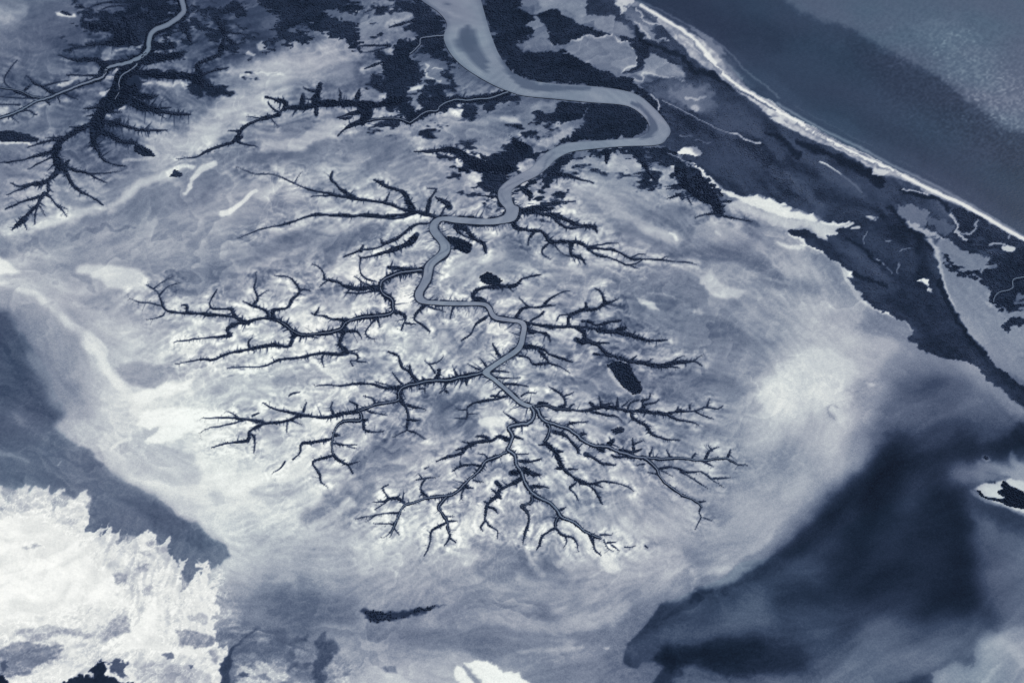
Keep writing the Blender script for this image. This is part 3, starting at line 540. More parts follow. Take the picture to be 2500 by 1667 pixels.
# creeks with their mangrove fringe.  "#" starts one creek system: spur length, spur spacing : label
# each line: tile, fringe width at mouth and head, width of open water at mouth and head : course from mouth to head
CREEKS = """
# 16 13 : mangrove fringe of the longest western creek, ending in an antler of arms at far left
F 13 9 3.2 1.6 : 1350,812 1250,820 1150,840 1050,880 1025,940 1050,990 1110,1030 1125,1090 1125,1130 1080,1155 950,1170 850,1185 770,1215 740,1260 680,1285 560,1300 450,1310 380,1285 310,1230 240,1195
E 9 4 0 0 : 2121,1195 2061,1180 1950,1190 1881,1210 1800,1165 1720,1155 1600,1145 1500,1135 1400,1132 1290,1125 1250,1080 1220,1010 1190,965 1120,925
E 4 1.5 0 0 : 1240,1085 1150,1065 1060,1055 980,1020
E 3.5 1.5 0 0 : 1265,1130 1230,1165 1120,1190
E 4 1.5 0 0 : 1225,1000 1290,940 1380,910
E 3 1.5 0 0 : 1180,950 1240,900 1320,860
E 7 4 0 0 : 1430,1130 1430,1080 1390,1080
E 7 3 0 0 : 1800,1165 1760,1115 1640,1110 1610,1080 1615,1040 1660,960
E 4 3 0 0 : 1740,1105 1790,1105
E 8 4 0 0 : 2061,1180 2030,1120 1930,1090 1860,1050
E 7 2 0 0 : 1930,1085 1970,1020 1945,940 1960,870 1955,830
E 4 2 0 0 : 1970,1015 2055,965
F 9 2 0 0 : 215,1180 210,1120 310,1100 350,1040 410,980 370,900 320,870 220,855
F 4 2 0 0 : 410,960 460,962 500,975
E 9 2 0 0 : 1880,1205 1790,1230 1740,1270 1770,1310 1620,1320 1500,1335 1330,1365
F 9 6 0 0 : 400,1300 360,1320 350,1370 320,1400 220,1385 100,1400 0,1415 -100,1440
E 7 2 0 0 : 1780,1440 1690,1475 1640,1500 1540,1495 1340,1530
F 6 4 0 0 : 30,1400 20,1360 50,1330
F 6 3 0 0 : 460,1310 550,1332
F 12 7 0 0 : 760,1265 730,1330 720,1380 760,1420 770,1445 700,1460 560,1450 480,1465 380,1485
F 6 2 0 0 : 380,1485 250,1495 150,1540 0,1552 -140,1560
J 5 2 0 0 : 600,200 580,240 600,295
J 5 3 0 0 : 770,180 850,210 850,250 800,255 820,290
J 4 2 0 0 : 850,255 930,262
J 3 1.5 0 0 : 780,180 870,160
F 6 3 0 0 : 780,1280 850,1280 890,1340
F 6 2 0 0 : 1000,1180 920,1280 960,1335 1000,1335
F 6 3 0 0 : 1010,1180 1025,1250
F 8 3 0 0 : 800,1195 660,1185 600,1165 530,1155 500,1140
F 5 3 0 0 : 530,1155 560,1100
F 8 4 0 0 : 1130,1130 1190,1150 1220,1190 1190,1270
F 5 3 0 0 : 1220,1215 1300,1225
# 12 14 : slender mangrove gullies hanging like roots below the river's short horizontal stretch
F 8 4 0 0 : 1380,1080 1320,1130 1290,1190 1350,1230 1410,1280
F 4 2 0 0 : 1400,1090 1530,1130
F 7 4 0 0 : 1590,1090 1565,1185
F 7 3 0 0 : 1840,1170 1760,1230 1720,1300 1650,1350
# 10 12 : long mangrove creek reaching up-left from the river's west hairpin, with three thick side arms
F 10 2 0 0 : 1470,405 1380,385 1280,365 1200,345 1130,310 1050,290 950,275 830,260 680,240 560,210 450,180 380,150 250,90 170,75 
F 3 1.2 0 0 : 170,75 60,70 -20,40 -70,20
F 3 1.2 0 0 : 370,145 430,60
F 10 5 0 0 : 830,255 740,195 680,140 650,110 665,60
F 13 6 0 0 : 1280,360 1240,270 1200,210 1100,180 1040,150 980,120
F 6 4 0 0 : 1070,290 1100,220
F 10 4 0 0 : 1385,380 1400,290 1460,190
F 4 3 0 0 : 1460,190 1390,185
F 9 4 0 0 : 1490,400 1530,330 1570,310
F 12 5 0 0 : 1560,330 1520,290 1450,250
F 5 2 0 0 : 690,235 500,250
# 7 14 : thin smooth mangrove line curving far to the left across streaked mud, below the west bend
F 9 7 0 0 : 1300,370 1200,385 1060,395 900,385 780,395 560,385 480,400
F 6 1.5 0 0 : 480,400 380,440 200,480 40,530 -60,570
F 5 3 0 0 : 1270,385 1150,410 1000,405 900,400
# 10 12 : pair of parallel mangrove strands sloping down-left from the outside of the west bend
F 7 4 0 0 : 1400,455 1300,470 1220,520 1150,580 1080,610 1000,650 880,665 820,690 750,710
F 14 3 0 0 : 1310,540 1250,600 1150,650 1050,680 900,715 860,700
F 4 2 0 0 : 1230,525 1060,600
F 6 3 0 0 : 1050,610 1030,570
F 7 3 0 0 : 880,665 900,620
F 4 4 0 0 : 880,720 870,790 900,860 1000,900
# 12 10 : ragged mangrove fan opening left from the first elbow of the western creek
F 12 5 0 0 : 1030,960 960,950 850,960 760,940 700,900 600,880
F 6 2 0 0 : 600,880 590,830 550,780 510,765
F 6 3 0 0 : 990,965 900,990 750,985
F 3 2 0 0 : 640,890 600,905 565,940
F 5 2 0 0 : 980,950 900,910 830,860
F 9 6 0 0 : 1090,790 1200,800 1340,805
# 11 12 : mangrove creek snaking down-right from the river's upper bend into a long thin tail
G 10 8 0 0 : 160,430 200,490 290,510 380,520 430,570 450,600 560,600 660,605 740,640
G 7 2 0 0 : 740,640 850,650 930,660 1000,690 1080,730 1150,735 1280,735 1400,745 1570,770
G 7 4 0 0 : 740,650 800,690 900,710 980,750 1050,770 1130,750 1150,735
G 3 1.5 0 0 : 1050,770 1130,805
G 6 2 0 0 : 750,635 850,615 970,605
G 5 3 0 0 : 1070,715 1130,690 1180,695
G 3 1.5 0 0 : 1300,735 1355,700
G 6 2 0 0 : 445,600 390,650 390,690 450,730
G 4 2 0 0 : 470,610 540,690 620,715 640,755
G 13 4 0 0 : 610,610 610,690 680,720 720,770
G 9 5 0 0 : 330,515 290,560 280,620
# 9 10 : two thick dark mangrove tongues pointing right from the bend below the white flats
G 10 4 0 0 : 210,355 300,340 400,320 500,300 640,285
G 14 8 0 0 : 215,365 300,360 380,380 480,390 560,420 650,460 790,480
G 9 2 0 0 : 790,480 810,530
G 8 6 0 0 : 470,410 560,480 700,485 
G 12 8 0 0 : 340,345 430,350 480,335
F 12 5 0 0 : 1600,480 1690,500 1740,560 1820,610 1840,680
F 8 4 0 0 : 1600,480 1640,530 1740,580
# 10 11 : broad mangrove creek running right from the lower elbow, with a swollen spear-shaped end
G 9 9 0 0 : 250,1215 380,1235 500,1245 620,1240 700,1250 820,1265
G 12 4 0 0 : 820,1265 900,1280 980,1285 1080,1310 1200,1345 1345,1345
G 14 8 0 0 : 950,1280 1030,1250
G 9 9 0 0 : 590,1240 600,1160 700,1120 800,1105 850,1080 870,1060
G 9 3 0 0 : 870,1065 840,990 790,950
G 9 3 0 0 : 870,1065 970,1030
G 5 1.5 0 0 : 880,1070 1000,1090
G 6 4 0 0 : 730,1110 720,1060
G 5 4 0 0 : 610,1155 520,1160 500,1200
G 6 8 0 0 : 690,1200 760,1210 800,1240 900,1215 990,1195
G 8 7 0 0 : 300,1200 370,1160 400,1130
# 9 12 : forked mangrove gully climbing up-right from the river elbow above the spear-shaped creek
G 7 6 0 0 : 190,1170 230,1110 290,1095 380,1095 430,1045
G 5 2 0 0 : 430,1045 520,990 600,970
G 6 4 0 0 : 280,1090 210,1025
G 5 3 0 0 : 400,1085 490,1080
# 10 10 : feathered mangrove creek passing just above the largest lone grove
G 9 8 0 0 : 640,1250 710,1290 720,1350 800,1380 850,1430 880,1460 960,1480 1050,1510
K 9 13 0 0 : 1050,255 1150,265 1280,290 1400,268
K 9 3 0 0 : 1400,268 1500,260 1560,260 1610,290
K 7 4 0 0 : 1050,255 1110,215
K 5 2 0 0 : 1160,270 1235,235
K 6 2 0 0 : 1380,260 1475,210
K 4 1.5 0 0 : 1540,255 1625,200
K 13 7 0 0 : 645,88 700,110 740,110
K 8 5 0 0 : 785,200 850,205 890,210
K 5 3 0 0 : 1050,260 1060,300
K 6 3 0 0 : 1300,290 1440,305
G 6 4 0 0 : 700,1330 820,1370 900,1370
# 12 11 : tangled short mangrove gullies on the right bank of the river's diagonal reach
G 8 5 0 0 : 275,1270 380,1290 440,1310 450,1360
K 9 5 0 0 : 240,140 350,150 420,170 440,200 540,230 620,260
K 8 2 0 0 : 360,170 430,240 440,270 520,300 600,345
K 7 4 0 0 : 430,270 320,275 290,230 190,210
K 5 2 0 0 : 0,330 60,330 140,340
K 4 2 0 0 : 20,378 100,385 220,378
K 6 3 0 0 : 90,430 200,430 280,450
G 8 5 0 0 : 280,1240 300,1290 340,1290
K 7 3 0 0 : 230,520 270,495 340,500
# 9 12 : smooth mangrove gully curving to the right below the oval grove at the creek head
F 9 10 0 0 : 1830,1050 1740,1020 1770,960 1850,940 2000,935
F 10 3 0 0 : 2000,935 2080,920 2120,880 2195,860 2260,847
# 13 12 : mangrove fringe of the long middle-left creek that ends in pale forked arms over white salt
J 11 9 3 2 : 1820,345 1700,370 1550,395 1400,400 1300,425 1210,455 1175,490 1170,550 1100,575 1000,590 920,615 860,640
J 9 7 0 0 : 860,640 760,645 680,665 600,680 500,670 430,665 330,700 160,730 60,770 20,800
I 7 2 0 0 : 2041,730 1950,710 1850,700 1740,685 1600,690 1540,688
I 5 2 0 0 : 1830,690 1780,655 1730,635
I 5 1.5 0 0 : 1860,710 1700,745 1600,765 1530,805
I 8 1.5 0 0 : 1910,790 1895,850 1800,870 1740,880 1620,910
I 7 2 0 0 : 1915,805 1950,850 1940,960
I 4 3 0 0 : 1930,670 1980,650
J 7 2 0 0 : 430,660 320,635 210,610 130,570
J 6 4 0 0 : 440,640 465,570
J 8 4 0 0 : 670,655 650,610 665,565
J 5 4 0 0 : 850,630 850,590 795,560
J 7 3 0 0 : 990,575 970,540 900,520
J 6 2 0 0 : 320,700 310,810
J 5 2 0 0 : 340,705 430,740
J 5 2 0 0 : 920,625 1000,650 1080,665
J 9 2 0 0 : 1180,455 1060,460 950,435 830,430 740,440 620,435 530,445
J 8 3 0 0 : 1200,430 1160,390 1120,340
J 5 3 0 0 : 1110,440 1050,430 990,410
J 9 4 0 0 : 1310,410 1260,340 1190,290 1165,210 1090,180
J 8 2 0 0 : 1260,340 1255,280
J 8 8 0 0 : 1455,385 1480,350 1480,320
J 7 3 0 0 : 1450,345 1410,290 1370,250
J 6 2 0 0 : 1415,275 1470,260 1515,215
J 4 3 0 0 : 1620,360 1600,320
J 6 3 0 0 : 1790,320 1700,275
J 6 2 0 0 : 1840,290 1790,230
J 11 5 0 0 : 1940,210 1890,120
J 8 3 0 0 : 1550,400 1520,470 1480,500
J 5 4 0 0 : 1530,480 1555,500
J 7 4 0 0 : 1690,400 1690,440
J 5 3 0 0 : 1330,465 1370,460 1370,500
# 11 12 : mangrove loop below the middle-left creek, bending down to three hooked arms on white ground
J 9 6 2.4 1.6 : 870,640 885,680 870,715 770,715 710,735 680,780 660,850 660,920 670,970
J 7 4 0 0 : 670,970 720,1020 780,1050 820,1110
J 5 2 0 0 : 780,1045 870,1020
J 6 4 0 0 : 670,975 560,1005 515,1040 570,1110 575,1180
J 3 1.5 0 0 : 575,1180 630,1220
J 7 5 0 0 : 650,850 520,875 430,885 420,950 360,1005
J 6 2 0 0 : 670,880 760,900 850,895
J 3 2 0 0 : 780,905 845,922
J 7 5 0 0 : 680,820 720,820
J 6 2 0 0 : 900,720 910,780 980,800 1060,785
J 8 6 0 0 : 900,708 935,702
# 10 12 : straight mangrove gully dropping from the middle-left creek and forking into an upturned T
J 10 5 0 0 : 1180,500 1185,545 1220,600 1240,660 1235,780
J 5 2 0 0 : 1235,780 1190,805 1130,835
J 5 2 0 0 : 1240,780 1300,800 1380,850
J 6 2 0 0 : 1240,590 1300,605 1380,625
J 6 4 0 0 : 1250,700 1330,705
# 6 14 : few thin scattered mangrove twigs standing alone on the bright salt left of the middle creek
J 3.5 1.5 0 0 : 300,1020 270,1060 200,1115
J 4 3 0 0 : 330,520 360,500 410,495
# 8 13 : thin mangrove gully bending left between the river's last diagonal and the pale ring
J 6 5 0 0 : 2030,510 1890,545 1760,570 1690,610 1695,660 1690,695
J 3 2 0 0 : 1690,695 1600,690
J 3 2 0 0 : 1695,625 1610,620
J 3 2 0 0 : 1700,660 1770,655
J 5 4 0 0 : 1910,530 1950,480
K 9 7 0 0 : 0,520 80,530 115,520
K 6 2 0 0 : 210,725 160,690 90,640
# 12 11 : mangrove fringe of the lower-left creek that curls down to fine pale hairs
J 8 6 3 2.4 : 2000,950 1920,990 1830,1030 1780,1100 1700,1170 1640,1240 1580,1280 1500,1290 1400,1300 1300,1330 1210,1360 1175,1420 1150,1480
J 6 2 2.2 1.4 : 1150,1480 1125,1540 1105,1600
N 4 1.5 0 0 : 1125,380 1090,430 1040,455
N 3 2 0 0 : 1140,385 1175,430
N 5 1.5 0 0 : 1165,265 1050,265 950,290 840,310
N 3 1.5 0 0 : 980,290 920,330
N 4 1.5 0 0 : 1130,350 1060,350 980,345
J 7 3 0 0 : 1210,1335 1160,1300 1100,1305 1080,1280 1045,1225
J 3 2 0 0 : 1045,1225 1090,1200
J 5 1.5 0 0 : 1095,1310 1050,1330 970,1335
J 5 3 0 0 : 1080,1325 990,1390
J 4 3 0 0 : 1155,1300 1180,1275
J 7 4 0 0 : 1395,1290 1345,1250 1345,1200 1380,1150
J 4 1.5 0 0 : 1380,1150 1290,1165
J 4 1.5 0 0 : 1380,1150 1480,1135
J 3 1.5 0 0 : 1350,1150 1320,1110
J 7 4 0 0 : 1810,1060 1730,1045 1640,1060 1580,1095
J 5 3 0 0 : 1645,1050 1640,1015
J 5 3 0 0 : 1860,1010 1830,970 1780,960
J 8 4 0 0 : 1700,1205 1660,1240 1650,1310
J 4 2 0 0 : 1740,1165 1820,1180
J 5 3 0 0 : 1680,1220 1740,1225
J 8 6 2.2 1.4 : 1540,1290 1500,1330 1470,1380 1510,1430 1540,1480 1545,1540 1565,1580
N 7 3 0 0 : 1545,370 1560,420 1560,460 1520,510
N 6 2 0 0 : 1530,340 1430,400 1410,480 1385,560 1365,590
N 4 2 0 0 : 1540,325 1620,325
N 3 1.5 0 0 : 1530,290 1600,290
N 4 2 0 0 : 1570,460 1610,490
# 9 10 : thick dark mangrove arm crossing left above the lower-left creek, left of the stem's first kink
J 9 8 0 0 : 2010,855 1940,830 1880,860 1780,870 1690,910
J 9 4 0 0 : 1690,910 1650,960 1560,985 1460,1020
J 5 3 0 0 : 1780,872 1700,882 1640,865
J 7 4 0 0 : 1860,840 1800,825 1760,830
J 4 3 0 0 : 1665,920 1610,935
J 3 2 0 0 : 1370,1075 1400,1065
# 11 11 : mangroves along the lowest stem, running down-right to a spray of short twigs
K 11 9 5 4.5 : 300,600 325,650 315,700 270,735 180,745 135,765 165,820 150,870 120,930
K 10 9 4.5 4 : 120,930 180,980 190,1050 230,1110 260,1180 310,1260 370,1300 450,1340 510,1400 540,1450 640,1490 
O 8 6 3.6 2 : 640,339 700,390 760,430 840,460
O 8 3 0 0 : 755,430 780,490 800,550 840,590
O 5 2 0 0 : 860,470 890,530 930,560
O 4 2 0 0 : 890,490 950,490
O 4 2 0 0 : 920,510 980,555
O 4 2 0 0 : 830,430 920,435
O 3 2 0 0 : 1020,525 1060,525 1100,515
O 4 3 0 0 : 1175,515 1195,530
O 8 6 1.6 1.2 : 515,290 490,340 490,380
O 6 5 0 0 : 490,380 430,410 380,450 370,500 345,545
O 6 3 0 0 : 495,382 550,430 620,450 660,510 665,560
O 5 2 0 0 : 560,430 575,480 550,530
O 6 2 0 0 : 530,240 570,220
K 7 7 1.6 0 : 310,1270 310,1340 230,1360 270,1400 285,1460 275,1520
O 6 3 0 0 : 275,369 255,420 240,500
K 8 3 0 0 : 300,1215 400,1210 440,1225
K 13 6 0 0 : 240,1085 340,1120 380,1120
K 16 9 0 0 : 150,1110 220,1090 250,1080
K 8 4 0 0 : 210,1015 300,1020 380,1000
K 5 3 0 0 : 185,965 280,965
K 7 5 0 0 : 180,830 240,850
# 10 11 : knotted mangrove gully just left of the lower stem, forking to two thin feet
K 9 8 0 0 : 230,1150 130,1200 60,1240 40,1290 0,1310
J 8 6 0 0 : 1940,1260 1860,1340 1840,1410 1830,1480
N 5 3 0 0 : 1830,330 1800,370 1815,400
N 5 2 0 0 : 1840,320 1860,360 1930,400 1925,460
J 7 4 0 0 : 1930,1270 1880,1230
J 9 6 0 0 : 1930,1270 1955,1305
J 6 3 0 0 : 1860,1370 1900,1380 1930,1420
J 9 7 0 0 : 1920,1180 1960,1220
J 4 2 0 0 : 1850,1335 1815,1325
# 12 11 : mangrove fringe of the right-hand stem, long pale water ribbon with a frayed tip
K 9 8 4.4 3.6 : 320,600 355,630 370,680 420,720 500,745 580,770 650,810 700,860 780,895 880,905 960,940 1060,970 1160,990
K 7 5 2.6 2 : 1160,990 1240,1000 1320,1005 1420,995 1520,1010 1620,1015 1720,1000 1800,995
K 5 2 1.4 0 : 1800,995 1880,1035 1960,1050
K 5 3 0 0 : 1210,980 1230,910
K 5 3 0 0 : 1370,990 1340,930
K 4 4 0 0 : 1530,1000 1560,960
K 6 2 0 0 : 1640,1000 1670,940 1740,910
K 3 2 0 0 : 1690,940 1660,900
K 5 3 0 0 : 1810,985 1830,930
K 5 2 0 0 : 1620,1020 1700,1060
K 11 7 0 0 : 900,890 935,855
K 12 4 0 0 : 980,935 1070,950 1150,925
K 7 3 0 0 : 1090,930 1080,840
K 4 2 0 0 : 1090,890 1165,860
K 12 9 0 0 : 850,900 850,940 810,920
K 8 5 0 0 : 1080,980 960,985 920,970
K 9 4 0 0 : 720,965 800,1000 850,1030 950,1050
K 7 4 0 0 : 690,810 730,810
K 6 3 0 0 : 580,760 600,730 740,715
# 8 12 : mangrove creek branching from the right-hand stem, sloping down-right until it thins to dots
K 7 5 3 2.6 : 1160,990 1220,1030 1270,1080 1290,1130 1330,1180 1400,1230 1460,1280 
K 6 4 2.4 1.6 : 1460,1280 1530,1310 1580,1340 1610,1370
K 4 2 0 0 : 1600,1380 1590,1420 1610,1450 1580,1500 1560,1540
K 3 1.5 0 0 : 1620,1450 1700,1480
K 4 2 0 0 : 1590,1330 1640,1325
K 5 4 0 0 : 1290,1075 1380,1060 1440,1080 1500,1105 1580,1100 1640,1120 1690,1160
K 3 1.5 0 0 : 1690,1160 1780,1220
K 4 1.5 0 0 : 1700,1150 1830,1145
K 5 2 0 0 : 1450,1100 1520,1140 1580,1180 1655,1225
K 4 2 0 0 : 1300,1090 1390,1135
K 4 2 0 0 : 1170,1040 1100,1050
K 4 3 0 0 : 1270,1120 1200,1105
# 9 10 : dark mangrove creek descending between the two stems to three drooping arms
K 9 8 2.6 1.6 : 430,735 450,770 430,830 405,870
K 10 9 0 0 : 405,870 460,920 510,990 540,1060 600,1120 660,1160
K 7 2 0 0 : 660,1160 740,1190 800,1190 880,1175 960,1190 1030,1210 1090,1245
K 8 4 0 0 : 530,1070 485,1075
K 6 3 0 0 : 590,1080 660,1080
K 6 3 0 0 : 650,1180 600,1225 640,1270 665,1320
K 6 5 0 0 : 680,1185 760,1215 810,1270 850,1350
K 4 2 0 0 : 800,1190 800,1160
K 4 2 0 0 : 800,1195 850,1220
K 5 4 0 0 : 400,890 360,895
K 9 6 0 0 : 470,790 560,820 610,870 660,920 665,955
K 8 6 0 0 : 500,940 545,945
# 11 9 : densely twigged mangrove creek running right, directly below the largest lone grove
K 7 8 1.4 0 : 330,600 420,600 500,625 600,630 700,640 780,620 850,605
K 9 8 0 0 : 850,605 950,610 1050,630 1150,630 1240,645 1350,660
K 7 3 0 0 : 1350,660 1440,635 1560,630 1640,605 1740,620 1770,595
K 5 2 0 0 : 1650,600 1670,540
K 5 2 0 0 : 1560,635 1620,670 1700,695
K 7 2 0 0 : 1350,665 1420,695 1500,710 1570,730 1590,755
K 7 3 0 0 : 760,640 870,665 950,675 1000,710
K 9 3 0 0 : 1075,640 1085,690 1170,735 1210,790 1260,825 1330,850 1440,860
K 4 3 0 0 : 1180,745 1220,750
K 8 3 0 0 : 1150,620 1175,590 1150,555 1210,540 1215,500
K 6 5 0 0 : 1175,585 1260,570 1280,550
K 7 6 0 0 : 1045,620 1060,570 1130,550
K 5 2 0 0 : 1000,600 1080,540
K 8 3 0 0 : 965,600 965,530
K 8 4 0 0 : 850,600 830,560 825,520
K 5 3 0 0 : 840,590 930,575
K 7 6 0 0 : 790,605 755,570
K 6 5 0 0 : 1420,640 1430,605
K 5 4 0 0 : 1520,620 1515,590
K 9 3 0 0 : 520,610 570,590 555,530 500,490 440,450
K 5 2 0 0 : 560,520 630,490
K 11 6 0 0 : 365,580 430,575
K 5 4 0 0 : 600,605 630,580
# 14 9 : heavy dark mangrove fan, upper left, broad arms pointing right from one thick stem
A 22 36 3.5 2 : 1050,480 1045,500 1000,540 930,585 910,640 915,700 880,760
A 38 30 0 0 : 1000,650 940,740 820,800 760,880 750,980 
A 30 9 0 0 : 740,980 710,1070 750,1150 
A 8 2 0 0 : 750,1150 780,1210 860,1250 970,1275
A 30 4 0 0 : 1000,660 1050,720 1130,740 1210,730
A 26 3 0 0 : 970,760 1060,800 1200,840 1350,870 1460,875
A 10 3 0 0 : 1100,800 1200,830 1310,825
A 7 2 0 0 : 1190,850 1270,910
A 12 3 0 0 : 820,800 640,830
A 12 3 0 0 : 760,880 660,890
A 8 3 0 0 : 830,860 930,860
A 13 3 0 0 : 800,930 940,960 1040,990 1150,1000 1280,1000
A 14 6 0 0 : 760,1000 850,1040 920,1080 1020,1090 1050,1110
# 11 10 : left mangrove fan, a dark hand of long fingers ending at the pale sand line
A 13 15 0 0 : 730,940 640,980 580,1010 500,1060 440,1120
A 18 24 0 0 : 440,1120 420,1200 470,1280
A 9 3 0 0 : 500,1060 350,1090 210,1130
A 5 2 0 0 : 480,1050 350,1055
A 6 2 0 0 : 620,970 530,970
A 7 3 0 0 : 400,1160 250,1200 120,1230 0,1245
A 6 2 0 0 : 400,1200 300,1250 210,1295
A 6 2 0 0 : 430,1240 360,1310
A 15 8 0 0 : 460,1260 420,1330 350,1390 250,1410
A 7 3 0 0 : 250,1410 150,1420 80,1400
A 6 2 0 0 : 250,1410 150,1450 50,1490
A 11 8 0 0 : 360,1380 370,1440 350,1490
A 7 3 0 0 : 350,1490 250,1520 140,1560 40,1600
A 4 3 0 0 : 370,1440 405,1470
E 8 2 0 0 : 350,230 380,250 430,310 480,350 510,400
E 4 2 0 0 : 430,310 520,350
E 8 8 0 0 : 340,220 310,260 290,310 220,370 170,430
E 12 5 0 0 : 190,420 140,460 90,505
E 6 3 0 0 : 290,310 270,380 265,460
E 4 2 0 0 : 300,320 350,400
E 5 3 0 0 : 180,440 205,500
A 12 7 0 0 : 480,1270 520,1350 560,1420
A 8 3 0 0 : 560,1420 620,1470 740,1530 790,1570
A 10 3 0 0 : 490,1270 580,1310 680,1335 760,1380 820,1400
A 4 2 0 0 : 680,1330 800,1325 930,1310
A 9 6 0 0 : 500,1260 530,1225
# 10 10 : mangroves lining the pale creek that crosses the upper left corner to the left edge
A 26 22 13 11 : 1370,-60 1400,60 1390,110 1280,190 1180,240 1145,290 1140,370
A 22 11 11 5 : 1140,370 1100,420 1030,460 940,490 830,520 810,560 790,590
A 11 6 5 3.5 : 790,590 700,620 560,670 440,720 350,755 250,790
A 7 6 3.5 3 : 250,790 120,860 0,905 -150,960
A 5 4 1.4 1.4 : 350,745 250,740 130,690 0,670 -100,660
A 60 36 0 0 : 1010,230 950,260 900,320
A 20 4 0 0 : 930,330 800,330 660,340
A 13 4 0 0 : 800,510 740,460 620,465 540,450 450,420
A 16 12 0 0 : 780,560 800,500 740,470
A 6 3 0 0 : 780,580 600,570 510,575
A 9 4 0 0 : 430,720 320,660 270,640 230,600 200,580
A 4 2 0 0 : 320,660 440,630 520,620
A 5 4 0 0 : 190,690 230,650 
A 6 3 0 0 : 220,740 130,700 50,640 40,590 90,510 130,460
A 4 3 0 0 : 350,760 200,750 0,738
A 4 2 0 0 : 150,800 0,800
A 5 3 0 0 : 130,860 210,840 280,880
A 4 2 0 0 : 60,880 140,935
A 5 3 0 0 : 350,760 380,800
A 4 3 0 0 : 440,730 460,790
A 4 2 0 0 : 480,710 600,765
A 16 26 0 0 : 1000,560 1100,560 1250,580 1400,580 1520,610 1570,640
A 10 3 0 0 : 1540,570 1620,550 1750,515
A 14 7 0 0 : 1550,600 1510,500 1600,450 1680,420
A 9 3 0 0 : 1560,640 1530,700
A 9 3 0 0 : 1580,640 1660,680
A 11 18 0 0 : 1680,420 1700,340 1720,270 1690,190 1660,130
A 8 2 0 0 : 1730,240 1800,250 1890,262
A 12 6 0 0 : 1740,300 1810,340
A 20 6 0 0 : 1380,180 1440,260 1460,320
A 30 8 0 0 : 1080,450 1200,445 1300,430 1400,410
A 20 16 0 0 : 1180,350 1250,350 1330,345
A 16 8 0 0 : 1150,110 1040,130 960,150
A 6 3 0 0 : 930,10 760,30 640,80
A 4 3 0 0 : 1000,50 850,50 750,85
A 28 14 0 0 : 880,190 780,205 680,200
# 9 11 : dark mangrove spray with a long curved tail, in the upper middle between pale sand tongues
B 22 14 0 0 : 1200,760 1100,780 1000,800 880,800 750,790 600,790
B 14 9 0 0 : 600,790 450,820 300,830 250,880 
A 9 10 0 0 : 2131,880 2000,910 1920,940 1860,980 1820,1040 1780,1090
A 8 1.5 0 0 : 1780,1090 1690,1120 1580,1160 1500,1200 1350,1215
A 5 3 0 0 : 1830,1010 1790,1000 1745,1000
A 14 8 0 0 : 1820,1060 1855,1045
A 6 2 0 0 : 1820,1080 1870,1100 1970,1120
A 5 2 0 0 : 2000,910 1890,890
B 11 5 0 0 : 300,830 310,790 230,770 150,740
B 9 4 0 0 : 260,870 190,810 170,780
B 13 7 0 0 : 430,810 440,720
B 20 8 0 0 : 520,800 550,720 570,640
B 7 3 0 0 : 530,700 480,690 440,670
B 8 8 0 0 : 540,820 540,880
B 7 2 0 0 : 720,780 730,720 710,680
B 13 4 0 0 : 850,760 870,680
B 5 2 0 0 : 180,880 210,930 250,970
B 26 16 0 0 : 900,820 930,870 890,950
B 12 3 0 0 : 880,930 790,970 740,1000 705,1040
B 11 3 0 0 : 900,850 780,880 700,900
B 7 3 0 0 : 800,900 720,910
# 8 9 : mangroves on both sides of the narrow pale creek below the river's wide upper reach
B 15 9 3 2.4 : 2010,705 1880,745 1700,765 1600,765 1500,810 1460,850 1370,860 1300,910 1255,940
B 8 6 1.8 1 : 1255,940 1180,915 1050,915 930,925
B 10 4 0 0 : 1310,150 1200,185 1100,210
B 10 3 0 0 : 1110,460 1000,490 910,525
B 7 3 0 0 : 1100,350 1000,350 860,350
B 3 2 0 0 : 1080,365 930,400 870,400
B 3 2 0 0 : 1230,10 1100,50 1000,60 900,100
B 10 3 3 2.4 : 1515,272 1420,275 1340,290 1330,340 1290,390 1255,415
# 9 9 : dark leaf-shaped mangrove tongue lying left of the river above its first S-bend
B 22 24 0 0 : 2040,1290 1980,1305 1850,1285 1720,1240
B 20 4 0 0 : 1720,1240 1660,1180 1560,1140 1450,1150 1290,1160
B 26 12 0 0 : 2150,1160 2090,1110 2050,1060
B 8 3 0 0 : 1930,1470 1820,1430 1730,1435
B 7 3 0 0 : 1930,1500 1850,1500 1760,1490
C 12 4 0 0 : 430,1330 500,1330 640,1360 780,1400
C 14 8 0 0 : 250,1460 300,1490 290,1530
# 9 10 : dark mangrove band trailing down-right from the river's great bend to a two-toed foot
G 34 26 0 0 : 1560,80 1620,180 1720,300 1740,380
G 7 2 0 0 : 1730,380 1650,385 1560,410
G 7 2 0 0 : 1740,380 1860,410 2000,440
G 26 14 0 0 : 1450,30 1460,140 1560,230 1700,300
G 6 2 0 0 : 1460,230 1340,270
G 9 3 0 0 : 1450,180 1340,190
G 5 3 0 0 : 1500,250 1530,310
C 11 7 0 0 : 1150,1230 1220,1330 1255,1370
C 12 6 0 0 : 890,1170 880,1250
# 5 20 : mangrove edge of the narrow creek in the dark forest at the far right
H 9 8 2.4 2 : 2260,860 2120,875 2110,940 2090,960 2010,975 1975,1010 1960,1060
"""
